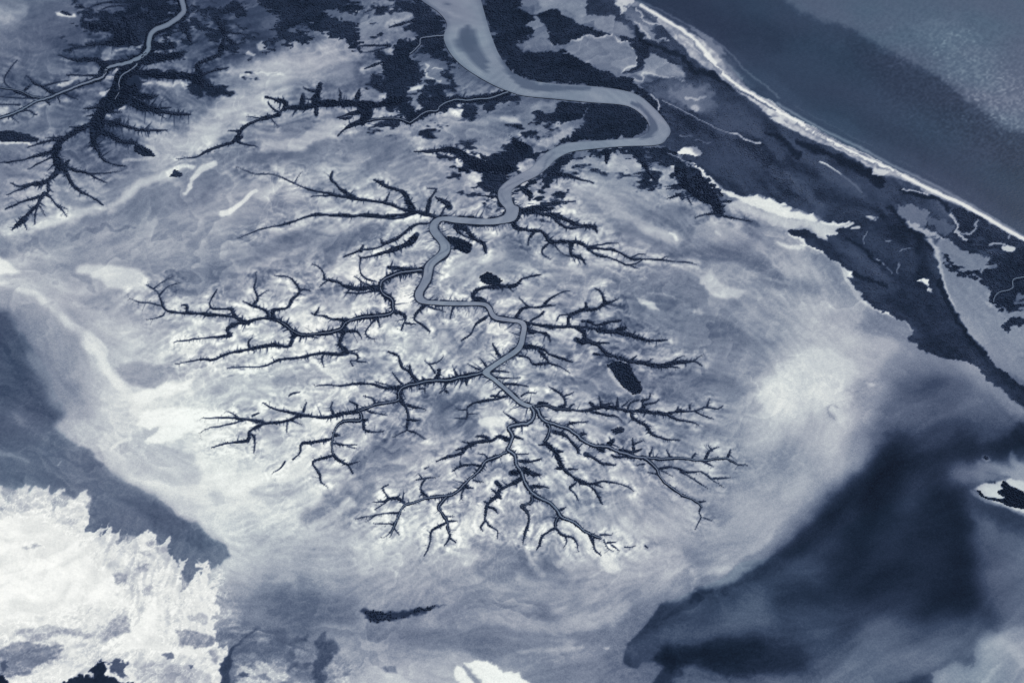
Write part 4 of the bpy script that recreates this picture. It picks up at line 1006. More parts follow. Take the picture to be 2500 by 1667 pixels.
# main river: left and right bank, traced
RIVER = """
B 1240,-120 1770,-150
B 1340,0 1800,0
B 1480,100 1830,110
B 1540,190 1855,200
B 1515,290 1885,290
B 1560,400 1930,400
B 1650,500 1985,490
B 1790,595 2045,560
C 30,660 190,570
C 130,700 260,608
C 250,735 350,626
C 500,760 520,648
C 760,785 770,662
C 980,802 990,690
C 1080,830 1130,735
C 1160,890 1240,825
C 1203,950 1330,925
C 1200,1000 1370,1000
C 1160,1040 1345,1055
C 1090,1060 1270,1110
C 950,1070 1000,1122
C 700,1085 720,1148
C 560,1102 600,1168
C 450,1150 500,1218
C 370,1210 430,1285
C 295,1290 345,1350
C 170,1355 240,1400
C 90,1410 165,1450
C 50,1470 153,1500
C 60,1540 170,1565
F 1988,345 2090,335
F 1987,380 2080,402
F 1955,403 2030,445
F 1850,422 1850,466
F 1650,410 1620,453
F 1560,403 1530,438
F 1470,412 1490,443
F 1420,450 1470,475
F 1405,500 1475,505
F 1430,550 1515,555
F 1475,600 1555,605
F 1490,645 1565,650
F 1470,685 1540,700
F 1400,745 1450,770
F 1370,790 1430,812
F 1358,860 1418,880
F 1330,925 1390,932
F 1298,985 1358,985
F 1300,1030 1360,1022
F 1335,1065 1395,1044
F 1450,1078 1455,1049
F 1600,1085 1600,1055
F 1800,1085 1815,1060
F 1850,1112 1873,1090
F 1872,1160 1900,1140
F 1910,1192 1935,1166
F 2000,1207 2010,1180
F 2085,1219 2120,1200
F 2112,1250 2150,1245
F 2100,1320 2138,1330
F 2085,1380 2122,1395
F 2040,1430 2070,1455
J 1900,270 1925,295
J 1812,342 1868,345
J 1895,407 1915,388
J 1990,488 2010,468
J 2090,578 2110,558
K 285,615 312,592
"""
# open sea and beach, traced
COAST_SEA = np.vstack([parse_pts('C', "1060,-140 1100,0 1330,130 1500,230 1640,330 1740,420 1840,530 1930,620 2010,710 2131,770"),
                       parse_pts('D', "400,880 600,980 800,1090 1000,1180 1200,1290 1400,1380 1600,1480 1750,1550"),
                       parse_pts('H', "2000,430 2195,540 2800,900"), [[2900, -400]]])
BEACH = np.vstack([parse_pts('C', "1060,-140 1100,0 1330,130 1500,230 1640,330 1740,420 1840,530 1930,620 2010,710 2131,770"),
                   parse_pts('D', "400,880 600,980 800,1090 1000,1180 1200,1290 1400,1380 1600,1480 1750,1550"),
                   parse_pts('H', "2000,430 2195,540 2800,900 2700,960 2195,585 2000,490 1850,395 1700,325"),
                   parse_pts('D', "1550,1510 1440,1470 1380,1420 1200,1350 1080,1330 950,1240 850,1190 740,1130 630,1095 480,1025 340,955 230,870 130,785 0,700"),
                   parse_pts('C', "1790,620 1700,545 1620,510 1520,430 1480,370 1380,280 1300,190 1200,130 1120,60 1000,70 980,0 960,-140")])
SHORE_PATCHES = """
D poly 38 .95 24 8 5 : 200,-200 380,0 520,90 640,160 800,215 1000,320 1200,430 1400,530 1550,600 1750,735 1900,870 2050,980 2195,1055 2600,1250 3200,900 3200,-400
D poly 43 .6 60 16 5 : 1400,200 1700,200 1900,380 2000,500 2200,650 2600,800 2600,1050 2195,1000 1950,820 1800,640 1650,480 1500,350
D line 20 .6 60 10 4 70 90 : 900,420 1200,560 1450,680 1700,850 1950,1050 2195,1250
D line 31 .7 36 10 4 40 50 : 0,480 200,620 500,860 900,1060 1300,1250 1700,1480 2195,1800
D line 18 .5 60 10 4 90 60 : -700,-60 -400,60 -100,200 300,300
C line 42 .75 4 2 3 4 : 1120,5 1300,85 1500,190 1700,310 1840,420 1930,510 2050,620 2200,750
C line 36 .5 10 3 3 12 : 1200,60 1500,225 1650,310 1800,440 1900,560 2000,660
C poly 55 .7 7 3 5 : 1500,200 1640,270 1740,350 1800,420 1720,400 1600,300
C line 56 .6 4 2 3 5 8 : 1640,330 1760,430 1850,530 1930,600
D line 60 .6 5 1 2 6 7 : 300,790 600,965 900,1110 1200,1270 1600,1465 2195,1810
C line 92 .9 4 2 1.5 8 7 : 1150,40 1330,150 1480,245 1560,310 1640,400 1720,480 
C line 95 .9 3 1 2 6 7 : 1640,420 1750,540 1880,650 2000,725 2195,850 2400,960
D line 93 .9 3 1 1 7 9 : 500,970 700,1070 900,1175 1200,1310 1500,1460 1750,1580 2195,1830
C line 48 .8 2 2 5 4 5 : 1470,265 1530,310 1600,400 1680,490 1760,560
C line 50 .6 2 2 4 4 3 : 1400,240 1480,330 1560,390 1640,470
C line 30 .8 2 1 3 5 3 : 1850,665 1960,725 2050,775 2180,850
D line 45 .6 2 1 7 5 5 : 460,950 700,1080 900,1190 1000,1240 1080,1270 1250,1340
C line 26 .8 3 2 8 6 10 : 1010,20 1060,60 1130,60 1170,110 1260,160
C poly 80 .8 3 2 6 : 980,-40 1060,-40 1110,20 1060,30 1010,50 1010,120 980,90
C line 74 .8 2 1 5 4 : 1120,60 1140,120 1190,170 1300,190
C line 74 .7 2 1 6 5 : 1100,160 1160,200 1170,260 1220,290
D poly 84 .8 3 2 5 : 240,900 330,890 380,950 300,930 250,905
D line 88 .9 2 1 1 4 2 : 635,1240 690,1260 800,1335
D line 46 .6 3 1 2 5 : 800,1335 880,1400 960,1470
D poly 84 .8 3 2 5 : 1050,1290 1130,1300 1150,1330 1070,1350 1040,1320
"""
# brighter openings inside the scrub
CLEARINGS = """
C poly 56 .85 14 8 9 : 1400,700 1500,650 1620,680 1700,740 1640,860 1540,850 1440,780 1400,740
C poly 44 .6 20 8 9 : 1180,640 1300,640 1500,620 1650,660 1720,760 1700,880 1600,900 1450,830 1300,740
C poly 78 .7 8 5 7 : 1530,810 1610,820 1580,850 1530,850
C line 72 .8 3 2 5 6 : 1480,740 1560,760 1640,740
C line 72 .9 2 2 3 4 : 1820,1015 1880,1025 1930,1060 2050,1100
C line 64 .8 2 1 2 2.5 : 1310,770 1420,820 1560,900 1700,970 1830,1020
C poly 92 1 2.5 2 5 : 1410,1175 1440,1150 1500,1125 1570,1125 1610,1165 1600,1195 1520,1195 1440,1190
C line 84 .8 3 2 3 4 : 1230,730 1275,770 1280,840
C line 60 .8 2 2 3 3 : 1450,1040 1540,1045
C line 60 .8 2 2 3 3 : 1560,1075 1680,1095
C line 62 .8 2 2 2 3 : 1640,1360 1540,1270 1440,1215 1350,1170
C poly 32 .7 16 6 7 : 1640,900 1800,860 2000,930 2120,1020 2060,1060 1880,1000 1720,960
C poly 30 .6 16 6 7 : 1480,1000 1700,1060 1900,1120 2000,1200 2000,1400 1850,1400 1650,1250 1500,1150
D poly 33 .5 16 8 7 : 480,1120 640,1190 800,1330 960,1460 1080,1560 900,1540 760,1400 560,1240
H poly 33 .5 16 8 7 : 350,60 480,120 600,260 680,400 580,360 470,230 380,140
C poly 62 .7 4 3 9 : 1110,190 1180,180 1240,250 1290,300 1230,300 1170,280
C line 66 .8 2 2 6 4 : 1290,290 1370,310
C line 78 .8 3 3 7 8 : 980,20 1010,80 1060,60 1120,40
C poly 70 .6 5 4 9 : 980,-30 1040,-30 1080,30 1020,90 990,70
H poly 30 .6 14 6 7 : 1050,160 1200,140 1240,220 1150,260 1060,230
H poly 29 .6 18 6 7 : 900,500 1100,520 1300,620 1400,760 1350,860 1200,760 1000,640
H poly 29 .6 18 6 7 : 980,760 1150,860 1250,960 1100,980 1000,880
H poly 34 .5 10 5 7 : 820,600 900,640 1100,780 1180,900 1080,860 900,720
H poly 52 .75 5 5 10 : 1180,330 1300,310 1420,330 1480,400 1440,480 1500,520 1480,570 1400,540 1330,470 1260,410
H line 74 .7 4 4 9 10 14 : 1290,430 1380,480 1440,530 1520,560
H poly 46 .6 6 6 10 : 1450,400 1600,420 1680,500 1640,560 1540,540 1470,470
H line 72 .9 3 3 7 8 : 1650,385 1680,430 1690,520 1740,570
H line 66 .8 3 3 6 5 : 1840,440 1820,500 1770,530 1700,520
H line 84 .9 4 3 5 14 : 2060,640 2110,650
H line 70 .8 3 3 5 5 : 1940,620 2000,600 2050,610
H line 80 .9 2 2 2 5 : 2095,520 2080,560
H poly 90 1 3 3 4 : 1370,890 1410,875 1450,890 1470,930 1430,930 1400,910
H poly 84 .9 3 3 5 : 1440,930 1480,960 1490,990 1460,970
H line 66 .8 2 2 2 3 : 1080,725 1130,775
H line 56 .8 2 2 4 3 : 1000,510 970,570 960,610
H line 60 .7 2 2 4 4 : 1230,770 1230,830
H line 60 .7 2 2 4 3 : 1140,590 1180,580
H line 60 .7 2 2 4 3 : 1250,660 1310,640 1330,650
H line 82 .9 2 2 3 6 : 820,480 880,450
H line 78 .9 2 2 3 6 : 880,490 930,480
H line 56 .6 2 2 4 3 : 1150,800 1180,830
H line 34 .5 8 4 6 20 26 : 280,40 420,150 560,260 640,380
D line 34 .5 10 6 6 20 30 : 100,1000 200,1050 330,1200
D line 34 .5 10 6 6 30 20 : 480,1180 620,1240 800,1380 950,1480
C poly 32 .4 20 8 8 : 1600,700 1900,760 2100,950 2000,1000 1800,980 1650,900
H poly 34 .35 14 6 8 : 780,640 950,700 1100,800 1150,900 1000,850 850,740
H line 9 .85 5 3 5 8 10 : 830,580 950,640 1050,720 1100,760
H line 9 .8 5 3 5 9 9 : 880,830 1000,880 1150,940
D line 8 .85 7 5 6 12 24 : 480,1090 620,1150 760,1210 900,1260 1000,1330 1100,1400
D line 9 .85 7 5 6 10 16 : 200,1010 320,1050 420,1120 480,1180
H line 9 .85 5 4 6 9 10 : 1250,200 1400,240 1550,270 1620,340
H line 78 .8 2 2 5 4 : 1270,195 1370,205 1450,225
H line 9 .85 5 3 4 10 10 : 1160,330 1280,450 1400,570 1500,660
H line 8 .85 6 3 4 14 12 : 1540,900 1620,1080 1750,1280 1900,1460
C line 9 .85 6 4 6 10 15 : 1100,200 1160,300 1300,370 1450,430 1560,540 1700,570 1850,670
"""
def patches(text):
    for ln in text.strip().splitlines():
        head, body = ln.split(':'); h = head.split(); pts = parse_pts(h[0], body.strip())
        kind = h[1]; tone, alpha, soft, warp, jag = [float(a) for a in h[2:7]]
        w1 = float(h[7]) if len(h) > 7 else 0; w2 = float(h[8]) if len(h) > 8 else w1
        if kind == 'line': pts = catmull(pts, 10.0)
        yield ('v' if ln.startswith('M poly 86') else None), kind, pts, tone / 100, alpha, soft, warp, jag, w1, w2
def lay(T, text, thin=None):
    for comb, kind, pts, tone, alpha, soft, warp, jag, w1, w2 in patches(text):
        w, c = cover(kind, pts, soft, warp, jag, w1, w2, comb)
        T[w] += (tone - T[w]) * c * alpha
        if thin is not None and tone > 0.3: thin[w] = np.maximum(thin[w], c * min(1, alpha * tone * 1.8))

# ---- marbling: noise drawn out along the way the tide ran (line integral convolution)
FLOW = np.array([float(a) for a in """
100 100 5  300 250 8  600 200 20  700 300 14  400 400 36  250 500 22  300 650 14  500 600 18  700 520 20  650 450 24  850 400 12
950 330 8  1150 330 0  1100 450 10  500 760 8  650 820 10  550 900 18  400 1000 25  700 960 8  550 1160 30  700 1150 50  850 1080 40  860 1250 35
200 900 -52  100 700 -40  400 1150 -42  80 1050 -35  250 1150 -45  550 1400 -40  150 1330 10  300 1350 60  450 1420 62  150 1500 15
900 700 8  1050 750 70  1100 860 80  1150 850 70  1000 620 15  850 570 14  950 930 10  1000 1030 50  1100 1000 40  1150 1150 60  1050 1300 60  1200 1300 85
1300 1300 -80  1420 1330 -60  1400 1150 -50  1550 1200 -35  1600 1280 -45  1700 1100 -15  1750 1000 -12  1500 980 -12  1600 900 -8  1450 850 -20
1400 760 -14  1550 780 -16  1500 700 -24  1400 620 -20  1600 600 -22  1750 650 -26  1500 500 -22  1400 450 -20  1650 560 -30  1350 380 10
1850 800 -20  1900 700 -28  1950 900 -45  2050 800 -35  1850 950 50  1950 1050 80  2050 1150 80  2000 1250 55  1900 1320 40  1800 1380 28  1700 1420 24
2100 1000 10  2300 1000 30  2200 1300 30  2100 1450 20  2300 1500 5  1900 1550 15  1700 1600 10  2450 1200 -35  2450 1550 60  1300 1450 8
1100 1450 4  900 1420 3  750 1500 -10  850 1560 15  1000 1600 8  1400 1550 8  1250 1400 10  1400 1420 14 2350 750 -60  2200 850 -40 1700 250 -33 1850 350 -33 2000 430 -34 2150 560 -40 1900 480 -33 2250 650 -48 2400 850 -50 1600 120 -36 1450 120 20 1700 250 0
""".split()]).reshape(-1, 3)
def flow_angle():
    s = (slice(None, None, 8), slice(None, None, 8)); u = U[s]; v = V[s]; cx = 0; cy = 0
    for a, b, g in FLOW:
        w = 1.0 / (((u-a)**2 + (v-b)**2) + 60.0**2)**1.6
        cx = cx + w * math.cos(2*math.radians(g)); cy = cy + w * math.sin(2*math.radians(g))
    X, Y = (U - U1[0]) / STEP / 8, (V - V1[0]) / STEP / 8
    return 0.5 * np.arctan2(bilin(cy, X, Y), bilin(cx, X, Y))
ANG = flow_angle() + 0.55 * fbm(160, 71, 3) + 0.25 * fbm(40, 73, 2)
FX, FY = np.cos(ANG), -np.sin(ANG)
GI, GJ = np.meshgrid(np.arange(NU, dtype=float), np.arange(NV, dtype=float))
def lic(N, n, step):
    S = N.copy(); tot = 1.0
    for sg in (1, -1):
        x, y = GI.copy(), GJ.copy(); px, py = FX * sg, FY * sg
        for k in range(n):
            x += px * step; y += py * step
            i = np.clip(x, 0, NU-1).astype(int); j = np.clip(y, 0, NV-1).astype(int)
            fx, fy = FX[j, i], FY[j, i]; d = np.where(fx*px + fy*py < 0, -1.0, 1.0); px, py = fx*d, fy*d
            w = 1 - (k + 1) / (n + 1)
            S += N[j, i] * w; tot += w if sg == 1 else w
    S /= tot
    return (S - S.mean()) / S.std()
def squash(a, k=1.3): return np.tanh(a / k) * k
M_BIG = squash(lic(fbm(70, 81, 2), 14, 4.0)); M_MID = squash(lic(fbm(22, 83, 2), 14, 2.5)); M_FINE = squash(lic(vnoise(6, 6, 85), 10, 1.4))
# ridged lines give the pale salt rims left by each tide
RID = 1 - np.abs(lic(fbm(34, 91, 3), 8, 2.5)) * 1.6
RIM = np.clip(RID, 0, 1) ** 3

LT = np.array([[float(a) for a in r.split()] for r in TONES.strip().splitlines()]) / 100
def lattice(L, x, y):
    P = np.pad(L, 2, mode='edge'); x = np.clip(x, -0.5, L.shape[1]-0.5) + 2; y = np.clip(y, -0.5, L.shape[0]-0.5) + 2
    x = np.clip(x, 1, P.shape[1]-3.01); y = np.clip(y, 1, P.shape[0]-3.01)
    i = x.astype(int); j = y.astype(int); fx = x-i; fy = y-j
    def w(f): return [(1-f)**3/6, (3*f**3-6*f*f+4)/6, (-3*f**3+3*f*f+3*f+1)/6, f**3/6]
    a, b = w(fx), w(fy); R = 0
    for m in range(4):
        for n in range(4): R = R + b[m]*a[n]*P[j-1+m, i-1+n]
    return R
T = lattice(LT, (U + WU*34 + JU*6) / 125.0, (V + WV*26 + JV*4) / 119.07)
def blob(cu, cv, ru, rv): return np.exp(-(((U-cu)/ru)**2 + ((V-cv)/rv)**2) ** 1.5)
core = np.clip(blob(1100, 750, 750, 430) + blob(1250, 1200, 420, 260) + blob(700, 1000, 350, 300), 0, 1)
upper = np.clip(blob(900, 250, 900, 220) + blob(1350, 430, 500, 120), 0, 1)
AMP = 0.45 + 0.55 * np.clip(core + upper, 0, 1)
SMOOTH = np.clip(blob(2250, 1350, 420, 330) + blob(2300, 900, 160, 120), 0, 1)     # open shallow water, little marbling
AMP *= 1 - 0.6 * SMOOTH
SPOT = squash(fbm(15, 131, 2, asp=1.3)); SPECK = squash(vnoise(5, 4, 137)); POOL = fbm(95, 141, 4, g=0.45)
RING = np.clip(1 - np.abs(((POOL * 2.6) % 1.0) - 0.5) * 7, 0, 1) * np.clip(fbm(120, 151, 2) * 1.6, 0, 1)
def swirl(c, seed, a, o=3):
    A, B = fbm(c * 2.6, seed + 1, 3), fbm(c * 2.6, seed + 2, 3); F = fbm(c, seed, o, asp=1.6, g=0.72)
    x = GI + A * a / STEP; y = GJ + B * a * 0.7 / STEP
    G = bilin(F, x, y); G = (G - G.mean()) / G.std(); return 0.6 * np.tanh(G * 2.4) + 0.5 * squash(G, 1.5)
SW1, SW2 = swirl(64, 201, 70, 5), swirl(22, 211, 34, 4)
KC = 0.25 + 0.75 * np.clip(core * 1.1, 0, 1)
MIX1 = M_BIG * (1 - KC * 0.5) + SW1 * KC * 0.7; MIX2 = M_MID * (1 - KC * 0.5) + SW2 * KC * 0.7
T += 0.05 * blob(480, 980, 330, 260) + 0.04 * blob(1200, 1340, 560, 110) + 0.035 * blob(1980, 940, 130, 220)
T -= 0.035 * np.clip(blob(350, 250, 480, 260) + blob(900, 120, 400, 180), 0, 1)
T += AMP * (0.036 * MIX1 + 0.02 * MIX2 + 0.015 * M_FINE + 0.014 * SPOT)
lay(T, PATCHES)
def gauss(F, sig):
    n = int(sig * 2.5) + 1; k = np.exp(-0.5 * (np.arange(-n, n + 1) / sig) ** 2); k /= k.sum()
    for ax in (0, 1):
        P = np.pad(F, [(n, n) if a == ax else (0, 0) for a in (0, 1)], mode='edge'); R = 0
        for q, kk in enumerate(k): R = R + kk * (P[q:q + F.shape[0], :] if ax == 0 else P[:, q:q + F.shape[1]])
        F = R
    return F
crisp = np.clip(blob(250, 1480, 330, 260) * 1.5, 0, 1)
lagoon = np.clip(SMOOTH * 1.2 + 0.7 * blob(1850, 1560, 220, 120), 0, 1); lagoon = lagoon * (1 - np.clip(blob(2470, 1220, 120, 90), 0, 1)); leftw = np.clip(blob(80, 950, 140, 260) + blob(420, 1200, 200, 110), 0, 1) * (1 - crisp)
T = T + (gauss(T, 1.3) - T) * 0.4 * (1 - crisp)
T = T + (gauss(T, 3.2) - T) * leftw * 0.8
T = T + (gauss(T, 6.5) - T) * lagoon
T -= 0.03 * lagoon * np.clip((0.36 - T) * 6, 0, 1)
T += lagoon * (0.030 * M_BIG + 0.012 * M_MID) * np.clip(T * 4, 0.35, 1)
T += lagoon * (0.035 * fbm(90, 301, 5, asp=1.6, g=0.65) + 0.012 * M_BIG) * np.clip(T * 4, 0.3, 1)
# each tide leaves a sheet of dried silt: sharp on its outer edge, fading inward
def tide_sheets(c, seed, bands, env):
    A, B = fbm(c * 0.8, seed + 1, 4, g=0.6), fbm(c * 0.8, seed + 2, 4, g=0.6); F = fbm(c, seed, 3, asp=1.6, g=0.45)
    Q = bilin(F, GI + A * c * 0.30 / STEP + FX * M_MID * 3, GJ + B * c * 0.22 / STEP + FY * M_MID * 3) * bands
    f = Q - np.floor(Q); s = np.clip(f / 0.06, 0, 1) * (1 - f) ** 1.6
    return s * np.clip(fbm(c * 1.3, seed + 5, 3) * 1.4 + env, 0, 1)
SH = 0.11 * tide_sheets(120, 401, 1.5, 0.45) + 0.085 * tide_sheets(46, 411, 1.2, 0.35) * (0.4 + 0.6 * core)
T += (SH - 0.035) * (1 - SMOOTH) * (1 - crisp) * (1 - 0.7 * leftw) * (1 - lagoon) * np.where(T > 0.8, 0.5, 1.0)
T += AMP * (0.012 * MIX1 + 0.018 * MIX2 + 0.022 * M_FINE + 0.018 * SPOT + 0.07 * RING) * np.where(T > 0.86, 0.45, 1.0)
# frothy salt crust in the lower left
froth = 1 - np.abs(fbm(20, 95, 4, g=0.7) + 0.25 * M_FINE) * 2.0
salt = np.zeros_like(T); w_, c_ = cover('poly', parse_pts('M', "-400,150 300,80 700,150 760,400 1200,420 1400,700 1700,700 1900,1150 2350,1250 2700,1400 2700,1700 -400,1640"), 40, 12, 6)
salt[w_] = c_
T += salt * (0.15 * np.clip(froth, 0, 1)**1.5 - 0.01 + 0.03 * SPOT + 0.035 * M_FINE + 0.04 * SW1) * np.clip((T-0.35)*4, 0, 1) * (T < 0.97)

T -= salt * np.clip(T - 0.9, 0, 0.1) * 0.7 * np.clip(0.5 + 0.5 * M_MID + 0.4 * SW1 + 0.3 * SPOT, 0, 1.6)
# ---- creeks
SYSTEMS = []
rs = random.Random(5)
for ln in CREEKS.strip().splitlines():
    head, body = ln.split(':', 1)
    h = head.split()
    if h[0] == '#':
        SYSTEMS.append(dict(spur=float(h[1]), gap=float(h[2]), label=body.strip(), arms=[])); continue
    P = parse_pts(h[0], body.strip()); w0, w1, a0, a1 = [float(a) for a in h[1:5]]
    P = catmull(P, 5.0)
    n = len(P); t = np.linspace(0, 1, n)
    wob = np.cumsum(np.random.default_rng(n + int(P[0, 0])).normal(0, 0.8, (n, 2)), 0); wob -= np.outer(1-t, wob[0]) + np.outer(t, wob[-1])
    P = P + np.clip(wob, -3, 3) * 0.7
    w0, w1 = (w0 * (1.0 if P[0, 1] > 470 else 1.02), w1 * 0.85) if w0 < 15 else (w0, w1)
    W = w0 + (w1 - w0) * t
    W *= 1 + 0.40 * np.interp(t * n, np.arange(0, n + 8, 3), np.random.default_rng(n * 3 + 1).uniform(-1, 1, len(np.arange(0, n + 8, 3))))
    SYSTEMS[-1]['arms'].append(dict(P=P, W=W, wat=(a0 + (a1 - a0) * t), spurs=[]))
def add_spurs(arm, L, gap, both=True):
    P, W = arm['P'], arm['W']; s = np.concatenate([[0], np.cumsum(np.hypot(*np.diff(P, axis=0).T))])
    pos = rs.uniform(2, gap)
    while pos < s[-1] - 2:
        k = min(int(np.searchsorted(s, pos)), len(P) - 1); k0 = max(k - 1, 0)
        d = P[k] - P[k0]; d /= (np.hypot(*d) + 1e-6); side = rs.choice((-1, 1))
        nrm = np.array([-d[1], d[0]]) * side
        lean = rs.uniform(-0.3, 0.9); g = nrm + d * lean; g /= np.hypot(*g)
        ln_ = L * (0.15 + 0.95 * rs.random() ** 2) * min(1.2, 0.45 + W[k] / 14); ln_ = ln_ * (2.1 if rs.random() < 0.14 else 1)
        a = P[k] + nrm * W[k] * 0.35; bend = np.array([-g[1], g[0]]) * rs.uniform(-0.25, 0.25) * ln_
        b = a + g * ln_ * 0.55 + bend * 0.6; c = a + g * ln_ + bend
        w = min(5.5, W[k] * 0.6) * rs.uniform(0.45, 1.1)
        arm['spurs'].append((a, b, w, w * 0.5)); arm['spurs'].append((b, c, w * 0.5, 0.8))
        if rs.random() < 0.35:
            q = g + np.array([-g[1], g[0]]) * rs.choice((-1, 1)) * 0.8; q /= np.hypot(*q)
            arm['spurs'].append((b, b + q * ln_ * 0.4, w * 0.5, 0.8))
        pos += gap * rs.uniform(0.35, 1.5) * (0.7 if W[k] > 7 else 1.0)
for S in SYSTEMS:
    for arm in S['arms']:
        add_spurs(arm, S['spur'], S['gap'] * 0.85)
        add_spurs(arm, S['spur'] * (0.5 if arm['W'].max() < 14 else 0.9), S['gap'] * 0.42)
# river banks
RV = []
for ln in RIVER.strip().splitlines():
    h = ln.split(); RV.append(np.concatenate([parse_pts(h[0], h[1])[0], parse_pts(h[0], h[2])[0]]))
RV = catmull(np.array(RV), 3.0)
RIVC = (RV[:, :2] + RV[:, 2:]) / 2; RIVW = np.hypot(*(RV[:, 2:] - RV[:, :2]).T)
bank_arm = []
for side in (0, 1):
    for (i0, i1) in ((0, 0),):
        pass
BANK = dict(spur=13, gap=6, label='narrow comb-like mangrove fringe along both banks of the middle river', arms=[])
start = int(np.argmin(np.hypot(RIVC[:, 0] - 1222, RIVC[:, 1] - 480)))
for side in (0, 2):
    for a, b in ((start, len(RV) - 1),):
        Pb = RV[a:b, side:side+2]; cc = RIVC[a:b]; out = Pb - cc; out /= np.hypot(*out.T)[:, None] + 1e-6
        Wd = np.interp(np.arange(len(Pb)), [0, len(Pb)*0.25, len(Pb)], [7, 4.4, 3.0]) * np.clip(0.8 + 0.9 * np.interp(np.arange(len(Pb)), np.arange(0, len(Pb) + 6, 4), np.random.default_rng(77 + side).normal(0, .5, len(np.arange(0, len(Pb) + 6, 4)))), 0.25, 1.8)
        arm = dict(P=Pb + out * Wd[:, None] * 0.42, W=Wd, wat=np.zeros(len(Pb)), spurs=[], out=out)
        BANK['arms'].append(arm)
for arm in BANK['arms']:       # comb of short spurs pointing away from the water
    s = np.concatenate([[0], np.cumsum(np.hypot(*np.diff(arm['P'], axis=0).T))]); pos = 3.0
    while pos < s[-1]:
        k = min(int(np.searchsorted(s, pos)), len(s) - 1); o = arm['out'][k]; d = np.array([-o[1], o[0]])
        g = o + d * rs.uniform(-0.8, 0.8); g /= np.hypot(*g); L_ = rs.uniform(4, 17) * (1.0 if rs.random() < 0.8 else 1.9)
        a = arm['P'][k]; m = a + g * L_ * 0.5 + d * rs.uniform(-1.5, 1.5); e = a + g * L_ + d * rs.uniform(-2, 2)
        w = rs.uniform(1.3, 3.0); arm['spurs'].append((a, m, w, w * .7)); arm['spurs'].append((m, e, w * .7, .8))
        pos += rs.uniform(2.5, 7)
SYSTEMS.append(BANK)

FR = np.zeros_like(T)          # fringe cover
CD = np.full_like(T, 60.0)     # distance to the nearest fringe
def stamp(P, W, far=36.0, soft=1.5):
    for c0 in range(0, len(P) - 1, 6):
        Q = P[c0:c0+7]; Wq = W[c0:c0+7]
        if len(Q) < 2: continue
        w = window(Q, far + 12); x = U[w]; y = V[w]
        if x.size == 0: continue
        d, t = seg_dist(x, y, Q); ww = np.interp(t, np.linspace(0, 1, len(Q)), Wq)
        e = d - ww / 2
        FR[w] = np.maximum(FR[w], np.clip(0.5 - e / soft / 1.2, 0, 1) * np.clip(ww / 2.2, 0.35, 1))
        CD[w] = np.minimum(CD[w], e)
for S in SYSTEMS:
    for arm in S['arms']:
        stamp(arm['P'], arm['W'])
        for a, b, w0, w1 in arm['spurs']: stamp(np.array([a, b]), np.array([w0, w1]), far=14.0)
RIVMASK = np.zeros_like(T)
for c0 in range(0, len(RV) - 1, 6):
    Q = RV[c0:c0+7]
    if len(Q) < 2: continue
    poly = np.vstack([Q[:, :2], Q[::-1, 2:]]); w = window(poly, 6)
    RIVMASK[w] = np.maximum(RIVMASK[w], np.clip(poly_sdf(U[w], V[w], poly) / 2.0 + 0.5, 0, 1))
# pale levees of dried mud beside the creeks
lev = np.exp(-((CD - 5) / 5.5) ** 2); lev2 = np.exp(-((CD - 13) / 12.0) ** 2)
T += core * (0.085 * lev * np.clip(0.75 + 0.5 * SW2 + 0.4 * SPOT, -0.4, 2.2) + 0.05 * lev2 * np.clip(0.5 + 0.7 * SW2, -0.8, 2)) * (T < 0.85) + (1-core) * 0.07 * lev * np.clip(0.3 + NZ, 0, 2)
ring = np.cos(CD * 0.42 + 2.2 * SW1 + 1.2 * SW2) * np.exp(-((CD - 14) / 12) ** 2)
T += core * 0.05 * ring * np.clip(0.6 + fbm(90, 511, 2), 0, 1.5)
near = np.clip(1 - CD / 22, 0, 1) * np.clip(CD / 3, 0, 1)
T += near * (0.035 * NF + 0.045 * M_FINE + 0.06 * SPOT + 0.045 * SPECK)
T += 0.016 * SPECK * (1 - 0.4 * SMOOTH)
T = np.clip(T, 0.04, 1.0)

# ---- woods, groves
def parse_mass(ln):
    head, body = ln.split(':'); h = head.split(); return h, parse_pts(h[0], body.strip())
GAPS = fbm(24, 311, 4, asp=2.0, g=0.65) + 0.15 * HU
THIN = np.zeros_like(T); WOOD = []; COVER = np.zeros_like(T)
PREC = T.copy()
for ln in MASSES.strip().splitlines():
    h, P = parse_mass(ln); dens, size, tone, soft, warp, jag = [float(a) for a in h[3:9]]
    w, c = cover('poly', P, soft, warp, jag, comb='h')
    if h[2] == 'bend': c = c * (1 - np.clip((GAPS[w] - 0.25) * 3, 0, 1) * np.clip((335 + (1330 - U[w]) * 0.0 - V[w]) * -0.1, 0, 1) * np.clip((1320 - U[w]) * 0.05, 0, 1))
    if h[2] == 'sparse': c = c * np.clip((-GAPS[w] - 0.18) * 3, 0, 1)
    if h[2] in ('nw', 'nw2', 'bank', 'far_east', 'far_east2', 'south', 'east2', 'sandwood'): c = c * (1 - 0.85 * np.clip((GAPS[w] - (0.7 if h[2] != 'bank' else 1.0)) * 3, 0, 1))
    tt = tone/100 + 0.02 * NF[w] + 0.012 * HU[w] + (0.03 * NZ[w] + 0.035 * M_BIG[w] + 0.03 * M_MID[w] + 0.012 * M_FINE[w] if h[1] != 'mangrove_forest' else 0.022 * NZ[w] + 0.02 + 0.012 * M_MID[w])
    T[w] += (tt - T[w]) * c
    WOOD.append((h[1], h[2], size, tone/100, w, c)); COVER[w] = np.maximum(COVER[w], c)
lay(T, CLEARINGS, THIN)
sw, sc = cover('poly', COAST_SEA, 2.5, 1.0, 1.5)
bw, bc = cover('poly', BEACH, 4, 1.0, 3)
SEA = np.zeros_like(T); SEA[sw] = sc; BCH = np.zeros_like(T); BCH[bw] = bc
T += (0.25 + 0.012 * M_BIG - T) * SEA
